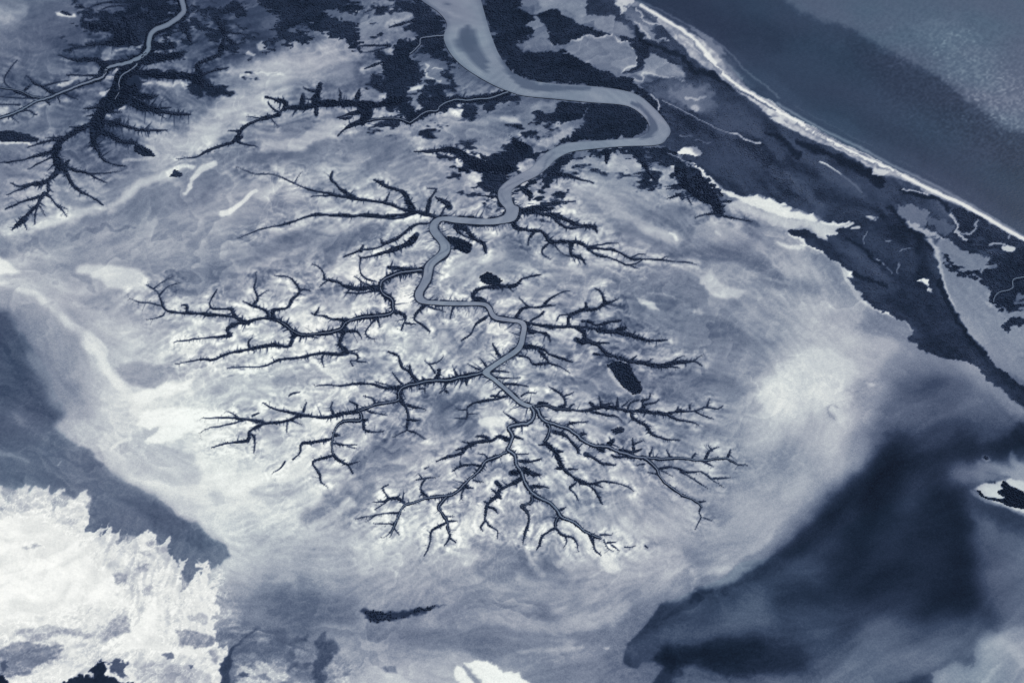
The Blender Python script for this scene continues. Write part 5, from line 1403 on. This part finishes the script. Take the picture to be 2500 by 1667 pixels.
T += (0.66 + 0.10 * NF + 0.08 * NZ + 0.05 * SPECK - T) * BCH
lay(T, SHORE_PATCHES)
glitter = np.clip(SPECK * 1.2 + 0.5 * SPOT - 0.85, 0, 1) * (blob(2330, 200, 150, 120) + blob(2460, 270, 120, 90) + 0.5 * blob(2260, 110, 220, 60)) * SEA
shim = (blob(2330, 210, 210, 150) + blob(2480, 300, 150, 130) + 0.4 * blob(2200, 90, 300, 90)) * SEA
T += 0.10 * glitter + shim * (0.025 + 0.035 * SPECK) + SEA * 0.010 * SPECK       # sun glitter and sheen painted into the sea tone, plus a faint overall speckle
for k in range(26):   # fine sand streaks along the beach
    off = rs.uniform(-26, 4); i = rs.randrange(0, 15); seg = COAST_SEA[i:i+4] + np.array([off * 0.45, -off * 0.85]) * -1
    if len(seg) < 3 or seg[:, 0].max() > 2800: continue
    w, c = cover('line', catmull(seg, 10), 1.5, 1.5, 3, rs.uniform(1, 3))
    T[w] += (rs.choice((0.5, 0.62, 0.9)) - T[w]) * c * 0.45 * np.maximum(BCH[w], 0.1)
GROVE = []
for ln in GROVES.strip().splitlines():
    head, lab, body = ln.split(':'); h = head.split(); P = parse_pts(h[0], body.strip())
    w, c = cover('poly', P, 1.6 if h[1] != '12' else 9, 1.0, 3.0 if h[1] != '12' else 6)
    T[w] += (float(h[1])/100 + 0.03*NF[w] - T[w]) * c * (0.8 if h[1] == '12' else 1)
    if h[1] == '12': c = c * np.clip(0.5 - 0.5 * NZ[w] - 0.3 * HU[w], 0, 1)
    GROVE.append((lab.strip(), float(h[2]), float(h[1])/100, w, c))
# fringe darkens what it stands on: the ground takes the mangroves' dark tone
T += (0.205 - 0.06 * upper * (V < 420) + 0.02 * NF - T) * FR * (1 - SEA) * (1 - BCH)
T += (0.50 - T) * RIVMASK
T = np.clip(T, 0.03, 1.0)
# ------------------------------------------------------------------ colour: blue-grey mud, navy mangrove, white salt
PAL = [(0.00, (9, 15, 30)), (0.11, (24, 36, 56)), (0.20, (38, 50, 74)), (0.30, (57, 70, 97)), (0.42, (89, 101, 127)),
       (0.55, (126, 136, 158)), (0.68, (166, 172, 187)), (0.80, (197, 203, 211)), (0.90, (225, 229, 231)), (1.0, (248, 251, 252))]
def s2l(c):
    c = np.asarray(c, float) / 255; return np.where(c <= 0.04045, c / 12.92, ((c + 0.055) / 1.055) ** 2.4)
def albedo(c): return np.clip(s2l(c) / LIGHT, 0, 0.95)
def material(name, noise=0.05, nscale=0.16, rough=0.9, spec=0.15, bump=0.0, bscale=0.05, wave=False, tint=0.0):
    m = bpy.data.materials.new(name); m.use_nodes = True; nt = m.node_tree; N = nt.nodes; L = nt.links
    bs = N['Principled BSDF']; bs.inputs['Roughness'].default_value = rough; bs.inputs['Specular IOR Level'].default_value = spec
    at = N.new('ShaderNodeAttribute'); at.attribute_name = 'tone'
    tc = N.new('ShaderNodeNewGeometry')
    n1 = N.new('ShaderNodeTexNoise'); n1.inputs['Scale'].default_value = nscale; n1.inputs['Detail'].default_value = 3; n1.inputs['Roughness'].default_value = 0.75
    L.new(tc.outputs['Position'], n1.inputs['Vector'])
    ma = N.new('ShaderNodeMath'); ma.operation = 'MULTIPLY_ADD'; ma.inputs[1].default_value = noise * 2.0; L.new(n1.outputs['Fac'], ma.inputs[0])
    ad = N.new('ShaderNodeMath'); ad.operation = 'SUBTRACT'; ad.inputs[1].default_value = noise
    L.new(at.outputs['Fac'], ma.inputs[2]); L.new(ma.outputs[0], ad.inputs[0])
    rp = N.new('ShaderNodeValToRGB'); rp.color_ramp.interpolation = 'LINEAR'; el = rp.color_ramp.elements
    while len(el) < len(PAL): el.new(0.5)
    for e, (p, c) in zip(el, PAL): e.position = p; e.color = (*albedo(c), 1)
    L.new(ad.outputs[0], rp.inputs['Fac'])
    col = rp.outputs['Color']
    if tint:
        n2 = N.new('ShaderNodeTexNoise'); n2.inputs['Scale'].default_value = 0.0016; n2.inputs['Detail'].default_value = 2
        L.new(tc.outputs['Position'], n2.inputs['Vector'])
        mx = N.new('ShaderNodeMix'); mx.data_type = 'RGBA'; mx.blend_type = 'MULTIPLY'
        mr = N.new('ShaderNodeMapRange'); mr.inputs[1].default_value = 0.35; mr.inputs[2].default_value = 0.65; mr.inputs[3].default_value = 0; mr.inputs[4].default_value = tint
        L.new(n2.outputs['Fac'], mr.inputs[0]); L.new(mr.outputs[0], mx.inputs['Factor'])
        L.new(col, mx.inputs['A']); mx.inputs['B'].default_value = (0.72, 1.08, 1.02, 1); col = mx.outputs['Result']
    L.new(col, bs.inputs['Base Color'])
    if bump:
        nb = N.new('ShaderNodeTexNoise'); nb.inputs['Scale'].default_value = bscale; nb.inputs['Detail'].default_value = 4
        if wave:
            mp = N.new('ShaderNodeMapping'); mp.inputs['Scale'].default_value = (1, 2.2, 1); mp.inputs['Rotation'].default_value = (0, 0, 0.6)
            L.new(tc.outputs['Position'], mp.inputs['Vector']); L.new(mp.outputs[0], nb.inputs['Vector'])
        else: L.new(tc.outputs['Position'], nb.inputs['Vector'])
        b = N.new('ShaderNodeBump'); b.inputs['Strength'].default_value = 1.0; b.inputs['Distance'].default_value = bump
        L.new(nb.outputs['Fac'], b.inputs['Height']); L.new(b.outputs[0], bs.inputs['Normal'])
    return m
M_MUD = material('tidal mud', 0.13, 0.24, 0.95, 0.04, 0.6, 0.07, tint=0.1)
M_SALT = material('salt crust', 0.08, 0.2, 0.95, 0.08, 0.8, 0.06)
M_SAND = material('beach sand', 0.06, 0.2, 0.95, 0.08, 0.4, 0.06)
M_WET = material('shallow still water over mud', 0.09, 0.2, 0.9, 0.03, 0.05, 0.05, tint=0.3)
M_SEA = material('sea water', 0.06, 0.2, 0.35, 0.02, 1.0, 0.06, True, tint=0.5)
M_RIV = material('silty river water', 0.10, 0.26, 0.8, 0.05, 0.1, 0.08, tint=0.3)
M_TREE = material('mangrove leaves', 0.05, 0.25, 0.9, 0.04)
M_SCRUB = material('coastal scrub leaves', 0.05, 0.22, 0.85, 0.06)

def mesh_object(name, co, quads=None, tris=None, tone=None, mat=None, smooth=True, parent=None, link=True):
    me = bpy.data.meshes.new(name)
    co = np.ascontiguousarray(co, dtype=np.float32)
    nq = 0 if quads is None else len(quads); ntr = 0 if tris is None else len(tris)
    me.vertices.add(len(co)); me.vertices.foreach_set('co', co.ravel())
    idx = np.concatenate([a.ravel() for a in (quads, tris) if a is not None and len(a)]).astype(np.int32)
    me.loops.add(len(idx)); me.loops.foreach_set('vertex_index', idx)
    me.polygons.add(nq + ntr)
    st = np.concatenate([np.arange(nq) * 4, nq * 4 + np.arange(ntr) * 3]).astype(np.int32)
    me.polygons.foreach_set('loop_start', st)
    me.polygons.foreach_set('use_smooth', np.full(nq + ntr, smooth))
    if tone is not None:
        a = me.attributes.new('tone', 'FLOAT', 'POINT'); a.data.foreach_set('value', np.ascontiguousarray(tone, dtype=np.float32))
    me.materials.append(mat); me.update(calc_edges=True)
    o = bpy.data.objects.new(name, me)
    if link: scene.collection.objects.link(o)
    if parent is not None: o.parent = parent
    return o
def tag(o, label=None, cat=None, group=None, kind=None):
    if label: o['label'] = label
    if cat: o['category'] = cat
    if group: o['group'] = group
    if kind: o['kind'] = kind
    return o

# ------------------------------------------------------------------ the flats: one sheet of ground, cut where its surface changes
GX, GY = ground(U, V)
RELIEF = 0.5 * M_BIG + 0.35 * M_MID + 0.9 * NZ * salt + 0.8 * np.clip(T - 0.5, 0, 1)
calm = np.clip(SEA + RIVMASK + SMOOTH, 0, 1)
GZ = (RELIEF - 0.8) * (1 - calm) * 0.8
GZ = GZ - GZ.max() * 1.0
WATERZ = 0.0
GZ = np.where(SEA > 0.5, -0.9, GZ)
GZ -= 2.5 * np.clip(RIVMASK * 1.5, 0, 1)
def region(kind, txt, tile, soft=2, warp=0, jag=0):
    R = np.zeros_like(T); w, c = cover('poly', parse_pts(tile, txt), soft, warp, jag); R[w] = c; return R
def patch_shape(start):
    for ln in PATCHES.strip().splitlines():
        if ln.startswith(start):
            head, body = ln.split(':'); h = head.split(); R = np.zeros_like(T)
            w, c = cover('poly', parse_pts(h[0], body.strip()), float(h[4]), float(h[5]), float(h[6]), comb='v' if ln.startswith('M poly 86') else None); R[w] = c; return R
LAG = patch_shape('X poly 22 .97'); WETL = np.maximum(patch_shape('I poly 40 .85'), patch_shape('X poly 32 .92')); PAN = patch_shape('M poly 86 .97')
REG = np.zeros((NV, NU), int)
REG[LAG > 0.5] = 3; REG[WETL > 0.5] = 4; REG[PAN > 0.5] = 5; REG[BCH > 0.5] = 2; REG[SEA > 0.5] = 1
REGC = REG[:-1, :-1]
ids = np.arange(NU * NV).reshape(NV, NU)
quads = np.stack([ids[1:, :-1], ids[1:, 1:], ids[:-1, 1:], ids[:-1, :-1]], -1)
CO = np.stack([GX, GY, GZ], -1).reshape(-1, 3)
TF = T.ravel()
# beyond the surveyed area the same surfaces simply go on to the horizon
bj = np.concatenate([np.zeros(NU-1, int), np.arange(NV-1), np.full(NU-1, NV-1), np.arange(NV-1, 0, -1)])
bi = np.concatenate([np.arange(NU-1), np.full(NV-1, NU-1), np.arange(NU-1, 0, -1), np.zeros(NV-1, int)])
nb = len(bj); bco = CO.reshape(NV, NU, 3)[bj, bi]; bt = T[bj, bi]
mid = np.array([GX.mean(), GY.mean(), 0]); RINGS = [1.0] + [1 + 0.012 * k for k in range(1, 11)] + [1.12 * 1.06 ** k for k in range(1, 13)] + [2.6, 4.0, 10.0, 40.0]
LATT = np.random.default_rng(99).random((256, 256))
def far_noise(x, y, c):
    x = x / c; y = y / c; i = np.floor(x).astype(int); j = np.floor(y).astype(int); fx = x - i; fy = y - j
    fx = fx*fx*(3-2*fx); fy = fy*fy*(3-2*fy); g = lambda a, b: LATT[b % 256, a % 256]
    return (g(i, j)*(1-fx) + g(i+1, j)*fx)*(1-fy) + (g(i, j+1)*(1-fx) + g(i+1, j+1)*fx)*fy
def far_tone(x, y):
    wx = x + 500 * far_noise(x, y, 800.0); wy = y + 500 * far_noise(x + 9e3, y, 800.0)
    return 0.22 * (far_noise(wx, wy, 900.) - .5) + 0.16 * (far_noise(wx, wy, 330.) - .5) + 0.12 * (far_noise(wx, wy, 120.) - .5) + 0.07 * (far_noise(x, y, 45.) - .5)
rco = [bco]; rt = [bt]; sm = bt.copy()
for k, s in enumerate(RINGS[1:]):
    for _ in range(10 + 6 * k): sm = (np.roll(sm, 1) + np.roll(sm, -1) + sm * 2) / 4
    p = mid + (bco - mid) * s; p[:, 2] = bco[:, 2]; rco.append(p); rt.append(np.clip(sm + far_tone(p[:, 0], p[:, 1]) * min(1, (k + 1) / 8) * np.where(sm < 0.3, 0.35, 1), 0.05, 1))
rco = np.concatenate(rco); rt = np.concatenate(rt)
a = np.arange(nb); b_ = (a + 1) % nb
breg = REG[np.clip(bj, 0, NV-2), np.clip(bi, 0, NU-2)]
rq, rr = [], []
for k in range(len(RINGS) - 1):
    rq.append(np.stack([k*nb + a, k*nb + b_, (k+1)*nb + b_, (k+1)*nb + a], -1)); rr.append(breg)
rq = np.concatenate(rq); rr = np.concatenate(rr)
# orient rings upward
p0, p1, p2 = rco[rq[0, 0]], rco[rq[0, 1]], rco[rq[0, 2]]
if np.cross(p1 - p0, p2 - p0)[2] < 0: rq = rq[:, ::-1]
NAMES = {0: ('mudflat', M_MUD), 1: ('sea', M_SEA), 2: ('beach', M_SAND), 3: ('shallow_lagoon', M_WET), 4: ('wet_mudflat', M_WET), 5: ('salt_pan', M_SALT)}
p0, p1, p2 = CO[quads[5, 5, 0]], CO[quads[5, 5, 1]], CO[quads[5, 5, 2]]
if np.cross(p1 - p0, p2 - p0)[2] < 0: quads = quads[..., ::-1]
for r, (nm, mt) in NAMES.items():
    q = quads[REGC == r]; q2 = rq[rr == r] + len(CO)
    q = np.concatenate([q, q2]); allco = np.concatenate([CO, rco]); allt = np.concatenate([TF, rt])
    used, inv = np.unique(q, return_inverse=True)
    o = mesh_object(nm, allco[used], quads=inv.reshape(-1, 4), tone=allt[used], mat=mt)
    tag(o, kind='structure')

# ------------------------------------------------------------------ river and creek water
ncol = 9; K = len(RV)
s = np.linspace(0, 1, ncol)
ru = RV[:, 0][:, None] * (1 - s) + RV[:, 2][:, None] * s; rv = RV[:, 1][:, None] * (1 - s) + RV[:, 3][:, None] * s
rx, ry = ground(ru, rv)
def at_grid(F, u, v): return bilin(F, (u - U1[0]) / STEP, (v - V1[0]) / STEP)
TR = np.full_like(T, 0.55); TR += 0.02 * M_MID + 0.015 * M_FINE + 0.012 * SPECK
RIVER_PATCHES = """
B poly 38 .85 4 2 2 : 1610,290 1640,230 1700,190 1740,210 1760,260 1770,330 1810,380 1850,480 1857,555 1800,530 1740,480 1680,430 1620,350
B poly 33 .5 8 3 3 : 1630,280 1700,210 1740,260 1750,340 1740,420 1690,400 1640,330
B line 36 .8 2 1 1 2.5 : 1770,330 1820,400 1850,500
B line 34 .8 2 1 1 5 3 : 1400,-80 1500,10 1585,55
B line 46 .8 5 2 1 8 5 : 1350,0 1480,80 1550,140 1560,190
B poly 60 .5 16 4 2 : 1560,300 1600,420 1750,560 1900,640 1850,580 1700,460 1600,340
C poly 40 1 2 1 1 : 50,420 130,520 240,600 350,640 520,660 760,672 760,690 520,700 350,705 240,680 150,600 90,520
C poly 39 1 2 1 1 : 1070,780 1130,790 1200,850 1260,930 1280,990 1230,1050 1120,1075 1180,1030 1215,960 1190,890 1130,830 1060,800
C line 40 .7 3 1 1 4 : 480,1170 420,1230 400,1290 370,1330
C line 42 .7 2 1 1 3 : 240,1370 130,1420 80,1460
F line 40 .7 2 1 1 3 : 2090,60 2010,110 1960,160 1950,220 1990,300
F line 40 .7 2 1 1 3 : 1460,460 1480,520 1540,600 1550,650 1480,690 1400,760 1390,830
"""
lay(TR, RIVER_PATCHES)
rt_ = at_grid(TR, ru, rv)
edge = np.minimum(np.abs(s), np.abs(1 - s)) * RIVW[:, None]
rt_ -= 0.07 * np.exp(-(edge / 1.5) ** 2) * np.clip(RIVW[:, None] / 20, 0.5, 1)
ii = np.arange(K * ncol).reshape(K, ncol)
q = np.stack([ii[:-1, :-1], ii[:-1, 1:], ii[1:, 1:], ii[1:, :-1]], -1).reshape(-1, 4)
c3 = np.stack([rx, ry, np.full_like(rx, 0.15)], -1).reshape(-1, 3)
def upward(c, q):
    n = np.cross(c[q[:, 1]] - c[q[:, 0]], c[q[:, 3]] - c[q[:, 0]])[:, 2]
    q = q.copy(); q[n < 0] = q[n < 0][:, ::-1]; return q
tag(mesh_object('river', c3, quads=upward(c3, q), tone=rt_.ravel(), mat=M_RIV), kind='structure')
zc = 0.25
for S in SYSTEMS:
    for arm in S['arms']:
        if arm['wat'].max() <= 0: continue
        P = catmull(arm['P'], 2.5); wt = np.interp(np.linspace(0, 1, len(P)), np.linspace(0, 1, len(arm['wat'])), arm['wat'])
        d = np.gradient(P, axis=0); d /= np.hypot(*d.T)[:, None] + 1e-9; nrm = np.stack([-d[:, 1], d[:, 0]], -1)
        cols = []
        for f in (-0.5, -0.2, 0.2, 0.5): cols.append(P + nrm * (wt * f)[:, None])
        cols = np.stack(cols, 1); x, y = ground(cols[..., 0], cols[..., 1])
        c = np.stack([x, y, np.full_like(x, zc)], -1).reshape(-1, 3); zc += 0.02
        n = len(P); ii = np.arange(n * 4).reshape(n, 4)
        q = np.stack([ii[:-1, :-1], ii[:-1, 1:], ii[1:, 1:], ii[1:, :-1]], -1).reshape(-1, 4)
        tn = np.tile([0.40, 0.50, 0.50, 0.40], n) * np.repeat(np.clip(0.86 + wt / 40, 0, 1), 4)
        tag(mesh_object('tidal_creek', c, quads=upward(c, q), tone=tn, mat=M_RIV), kind='structure')

# ------------------------------------------------------------------ trees
NS = 4
def crowns(name, u, v, r, h, tone, mat, parent=None, seed=1):
    """low rounded crowns: a tip, a wide middle ring and a narrower foot ring each"""
    g = np.random.default_rng(seed); n = len(u); x, y = ground(u, v); z0 = at_grid(GZ, u, v)
    a0 = g.uniform(0, 6.28, n)[:, None] + np.arange(NS) * 2 * math.pi / NS
    jr = g.uniform(0.75, 1.25, (n, NS)); r = np.asarray(r)[:, None]; h = np.asarray(h)[:, None]
    mx = x[:, None] + np.cos(a0) * r * jr; my = y[:, None] + np.sin(a0) * r * jr; mz = z0[:, None] + h * g.uniform(0.45, 0.7, (n, NS))
    fx = x[:, None] + np.cos(a0) * r * 0.75; fy = y[:, None] + np.sin(a0) * r * 0.75; fz = np.repeat(z0[:, None] - 0.3, NS, 1)
    tip = np.stack([x + g.normal(0, .2, n) * r[:, 0], y + g.normal(0, .2, n) * r[:, 0], z0 + h[:, 0]], -1)[:, None]
    co = np.concatenate([tip, np.stack([mx, my, mz], -1), np.stack([fx, fy, fz], -1)], 1).reshape(-1, 3)
    base = (np.arange(n) * (2*NS + 1))[:, None]; k = np.arange(NS); k2 = (k + 1) % NS
    tris = np.stack([np.broadcast_to(base, (n, NS)), base + 1 + k, base + 1 + k2], -1).reshape(-1, 3)
    quads_ = np.stack([base + 1 + k, base + 1 + NS + k, base + 1 + NS + k2, base + 1 + k2], -1).reshape(-1, 4)
    tn = np.repeat(np.asarray(tone) + g.normal(0, 0.022, n), 2*NS + 1)
    return mesh_object(name, co, quads=quads_, tris=tris, tone=tn, mat=mat, smooth=True, parent=parent)
def px_m(v):  # metres per traced unit at that row
    b = 833.5 - np.asarray(v, float); return ALT / (FL * SP - b * CP)
def line_points(P, W, wat, g, spacing):
    seg = np.hypot(*np.diff(P, axis=0).T); s = np.concatenate([[0], np.cumsum(seg)]); out = []
    area = float((seg * (W[:-1] + W[1:]) / 2).sum()); n = max(2, int(area / spacing + s[-1] / 4.5))
    t = np.sort(g.uniform(0, s[-1], n)); x = np.interp(t, s, P[:, 0]); y = np.interp(t, s, P[:, 1]); w = np.interp(t, s, W); wa = np.interp(t, s, wat)
    k = np.clip(np.searchsorted(s, t) - 1, 0, len(P) - 2); d = (P[k+1] - P[k]) / (seg[k][:, None] + 1e-9)
    lo = np.minimum(wa / 2 + 0.9 * (wa > 0), w / 2); hi = np.maximum(w / 2 - 1.0, lo + 0.01)
    off = np.where(g.random(n) < .5, -1, 1) * g.uniform(0, 1, n) * 1.0
    off = np.sign(off) * (lo + np.abs(off) * (hi - lo))
    return x - d[:, 1] * off, y + d[:, 0] * off, w
NTUFT = 0
def fringe_part(name, arm, parent, seed, spur_only=False):
    global NTUFT
    g = np.random.default_rng(seed); us, vs_, ws = [], [], []
    u, v, w = line_points(arm['P'], arm['W'], arm['wat'], g, 10.0); us.append(u); vs_.append(v); ws.append(w)
    for a, b, w0, w1 in arm['spurs']:
        L_ = np.hypot(*(b - a)); n = max(1, int(L_ / 3.2)); t = (np.arange(n) + 0.5) / n
        us.append(a[0] + (b[0]-a[0]) * t + g.normal(0, .25, n)); vs_.append(a[1] + (b[1]-a[1]) * t + g.normal(0, .25, n)); ws.append(w0 + (w1-w0) * t)
    u = np.concatenate(us); v = np.concatenate(vs_); w = np.concatenate(ws)
    keep = (at_grid(RIVMASK, u, v) < 0.35); u, v, w = u[keep], v[keep], w[keep]
    if len(u) < 2: return None
    m = px_m(v); r = np.clip(w * 0.36, 0.65, 2.1) * m * g.uniform(0.8, 1.15, len(u))
    h = np.clip(r * 0.9, 1.2, 4.5) * g.uniform(0.8, 1.2, len(u))
    NTUFT += len(u)
    return crowns(name, u, v, r, h, at_grid(NZ, u, v) * 0.02 + np.clip(0.29 - 0.008 * w, 0.16, 0.275), M_TREE, parent, seed)
for si, S in enumerate(SYSTEMS):
    root = bpy.data.objects.new('mangrove_fringe', None); scene.collection.objects.link(root)
    bx, by = ground(*S['arms'][0]['P'][0]); root.location = (float(bx), float(by), 0.0); root.empty_display_size = 20
    tag(root, S['label'], 'mangroves', 'mangrove fringes of the creeks and river banks')
    for ai, arm in enumerate(S['arms']):
        o = fringe_part('main_stem' if ai == 0 else 'side_branch', arm, root, si * 100 + ai)
        if o is not None: o.location = -root.location; o['kind'] = 'stuff'
# lone groves
def cell_points(w, c, g, spacing, thin=0.5):
    P = np.argwhere(c > thin); area = len(P) * STEP * STEP; n = int(area / spacing)
    k = g.integers(0, len(P), n); j = P[k, 0] + w[0].start; i = P[k, 1] + w[1].start
    return U1[i] + g.uniform(-.5, .5, n) * STEP, V1[j] + g.uniform(-.5, .5, n) * STEP
for gi, (lab, size, tone, w, c) in enumerate(GROVE):
    g = np.random.default_rng(900 + gi); u, v = cell_points(w, c, g, 9.0)
    m = px_m(v); r = 2.0 * size * m * g.uniform(.6, 1.25, len(u)); NTUFT += len(u)
    root = bpy.data.objects.new('grove', None); scene.collection.objects.link(root); bx, by = ground(u.mean(), v.mean()); root.location = (float(bx), float(by), 0.0)
    o = crowns('canopy', u, v, r, np.clip(r * 0.9, 2.5, 5), np.full(len(u), tone + 0.06), M_TREE, root, 900 + gi); o.location = -root.location; o['kind'] = 'stuff'
    tag(root, lab, 'grove', 'lone groves of trees on the flats')
# forests too dense to count, one per stand
STANDS = {}
for kind, key, size, tone, w, c in WOOD: STANDS.setdefault((kind, key), []).append((size, tone, w, c))
WHERE = {'nw': 'solid black-blue mangrove forest with ragged lobes, at the top left of the wide river', 'sparse': 'scattered ragged mangrove clumps between the forests in the upper part of the flats', 'nw2': 'broken dark mangrove forest around the pale creek in the upper left corner',
         'bank': 'dense mangrove forest on the left bank of the wide river reach', 'east': 'very dark mangrove forest along the right bank of the wide river reach',
         'bend': 'dark mangrove forest filling the inside of the great river bend', 'south': 'ragged mangrove forest under the river where it leaves the great bend',
         'east2': 'dark mangrove belt running down-right from the tip of the great bend', 'far_east': 'dark mangrove forest behind the scrub ridge at the right edge',
         'far_east2': 'small dark mangrove stand below the forest at the right edge', 'coast': 'mottled coastal scrub woodland between the beach and the river',
         'ridge': 'long tapering wooded ridge between the salt flat and the right edge', 'lagoon_wood': 'leaf-shaped dark woods between the grey lagoons near the top',
         'sandwood': 'patchy dark woods beside the narrow end of the beach'}
for k_, ((kind, key), parts) in enumerate(STANDS.items()):
    g = np.random.default_rng(1300 + k_); us, vs_, rs_, ts = [], [], [], []
    for size, tone, w, c in parts:
        u, v = cell_points(w, c, g, 11.0 * size)
        ok = (at_grid(RIVMASK, u, v) < 0.2) & (at_grid(T, u, v) < 0.34) & (at_grid(SEA, u, v) < 0.3) & (at_grid(BCH, u, v) < 0.5) & (g.random(len(u)) > at_grid(THIN, u, v) * 1.1)
        if kind == 'scrub_woodland': ok &= g.random(len(u)) < np.clip(0.75 - 0.7 * at_grid(NZ, u, v) , 0.12, 1)
        u, v = u[ok], v[ok]; us.append(u); vs_.append(v)
        rs_.append(1.9 * size * px_m(v) * g.uniform(.6, 1.2, len(u)) * (0.72 if kind != 'mangrove_forest' else 1)); ts.append(np.clip(at_grid(T, u, v), 0.08, 0.34) + g.normal(0, 0.02, len(u)))
    u = np.concatenate(us); v = np.concatenate(vs_); r = np.concatenate(rs_); t_ = np.concatenate(ts) + 0.035
    # creeks cut through the forest stay open
    NTUFT += len(u)
    o = crowns(kind, u, v, r, np.clip(r * 0.42, 1.0, 2.4), t_, M_TREE if kind == 'mangrove_forest' else M_SCRUB, None, 1300 + k_)
    tag(o, WHERE[key], 'forest' if kind == 'mangrove_forest' else 'woodland', None, 'stuff')
print('CROWNS', NTUFT, 'tris', sum(len(o.data.loops) - 2 * len(o.data.polygons) for o in scene.objects if o.type == 'MESH'), 'objects', len(scene.objects))
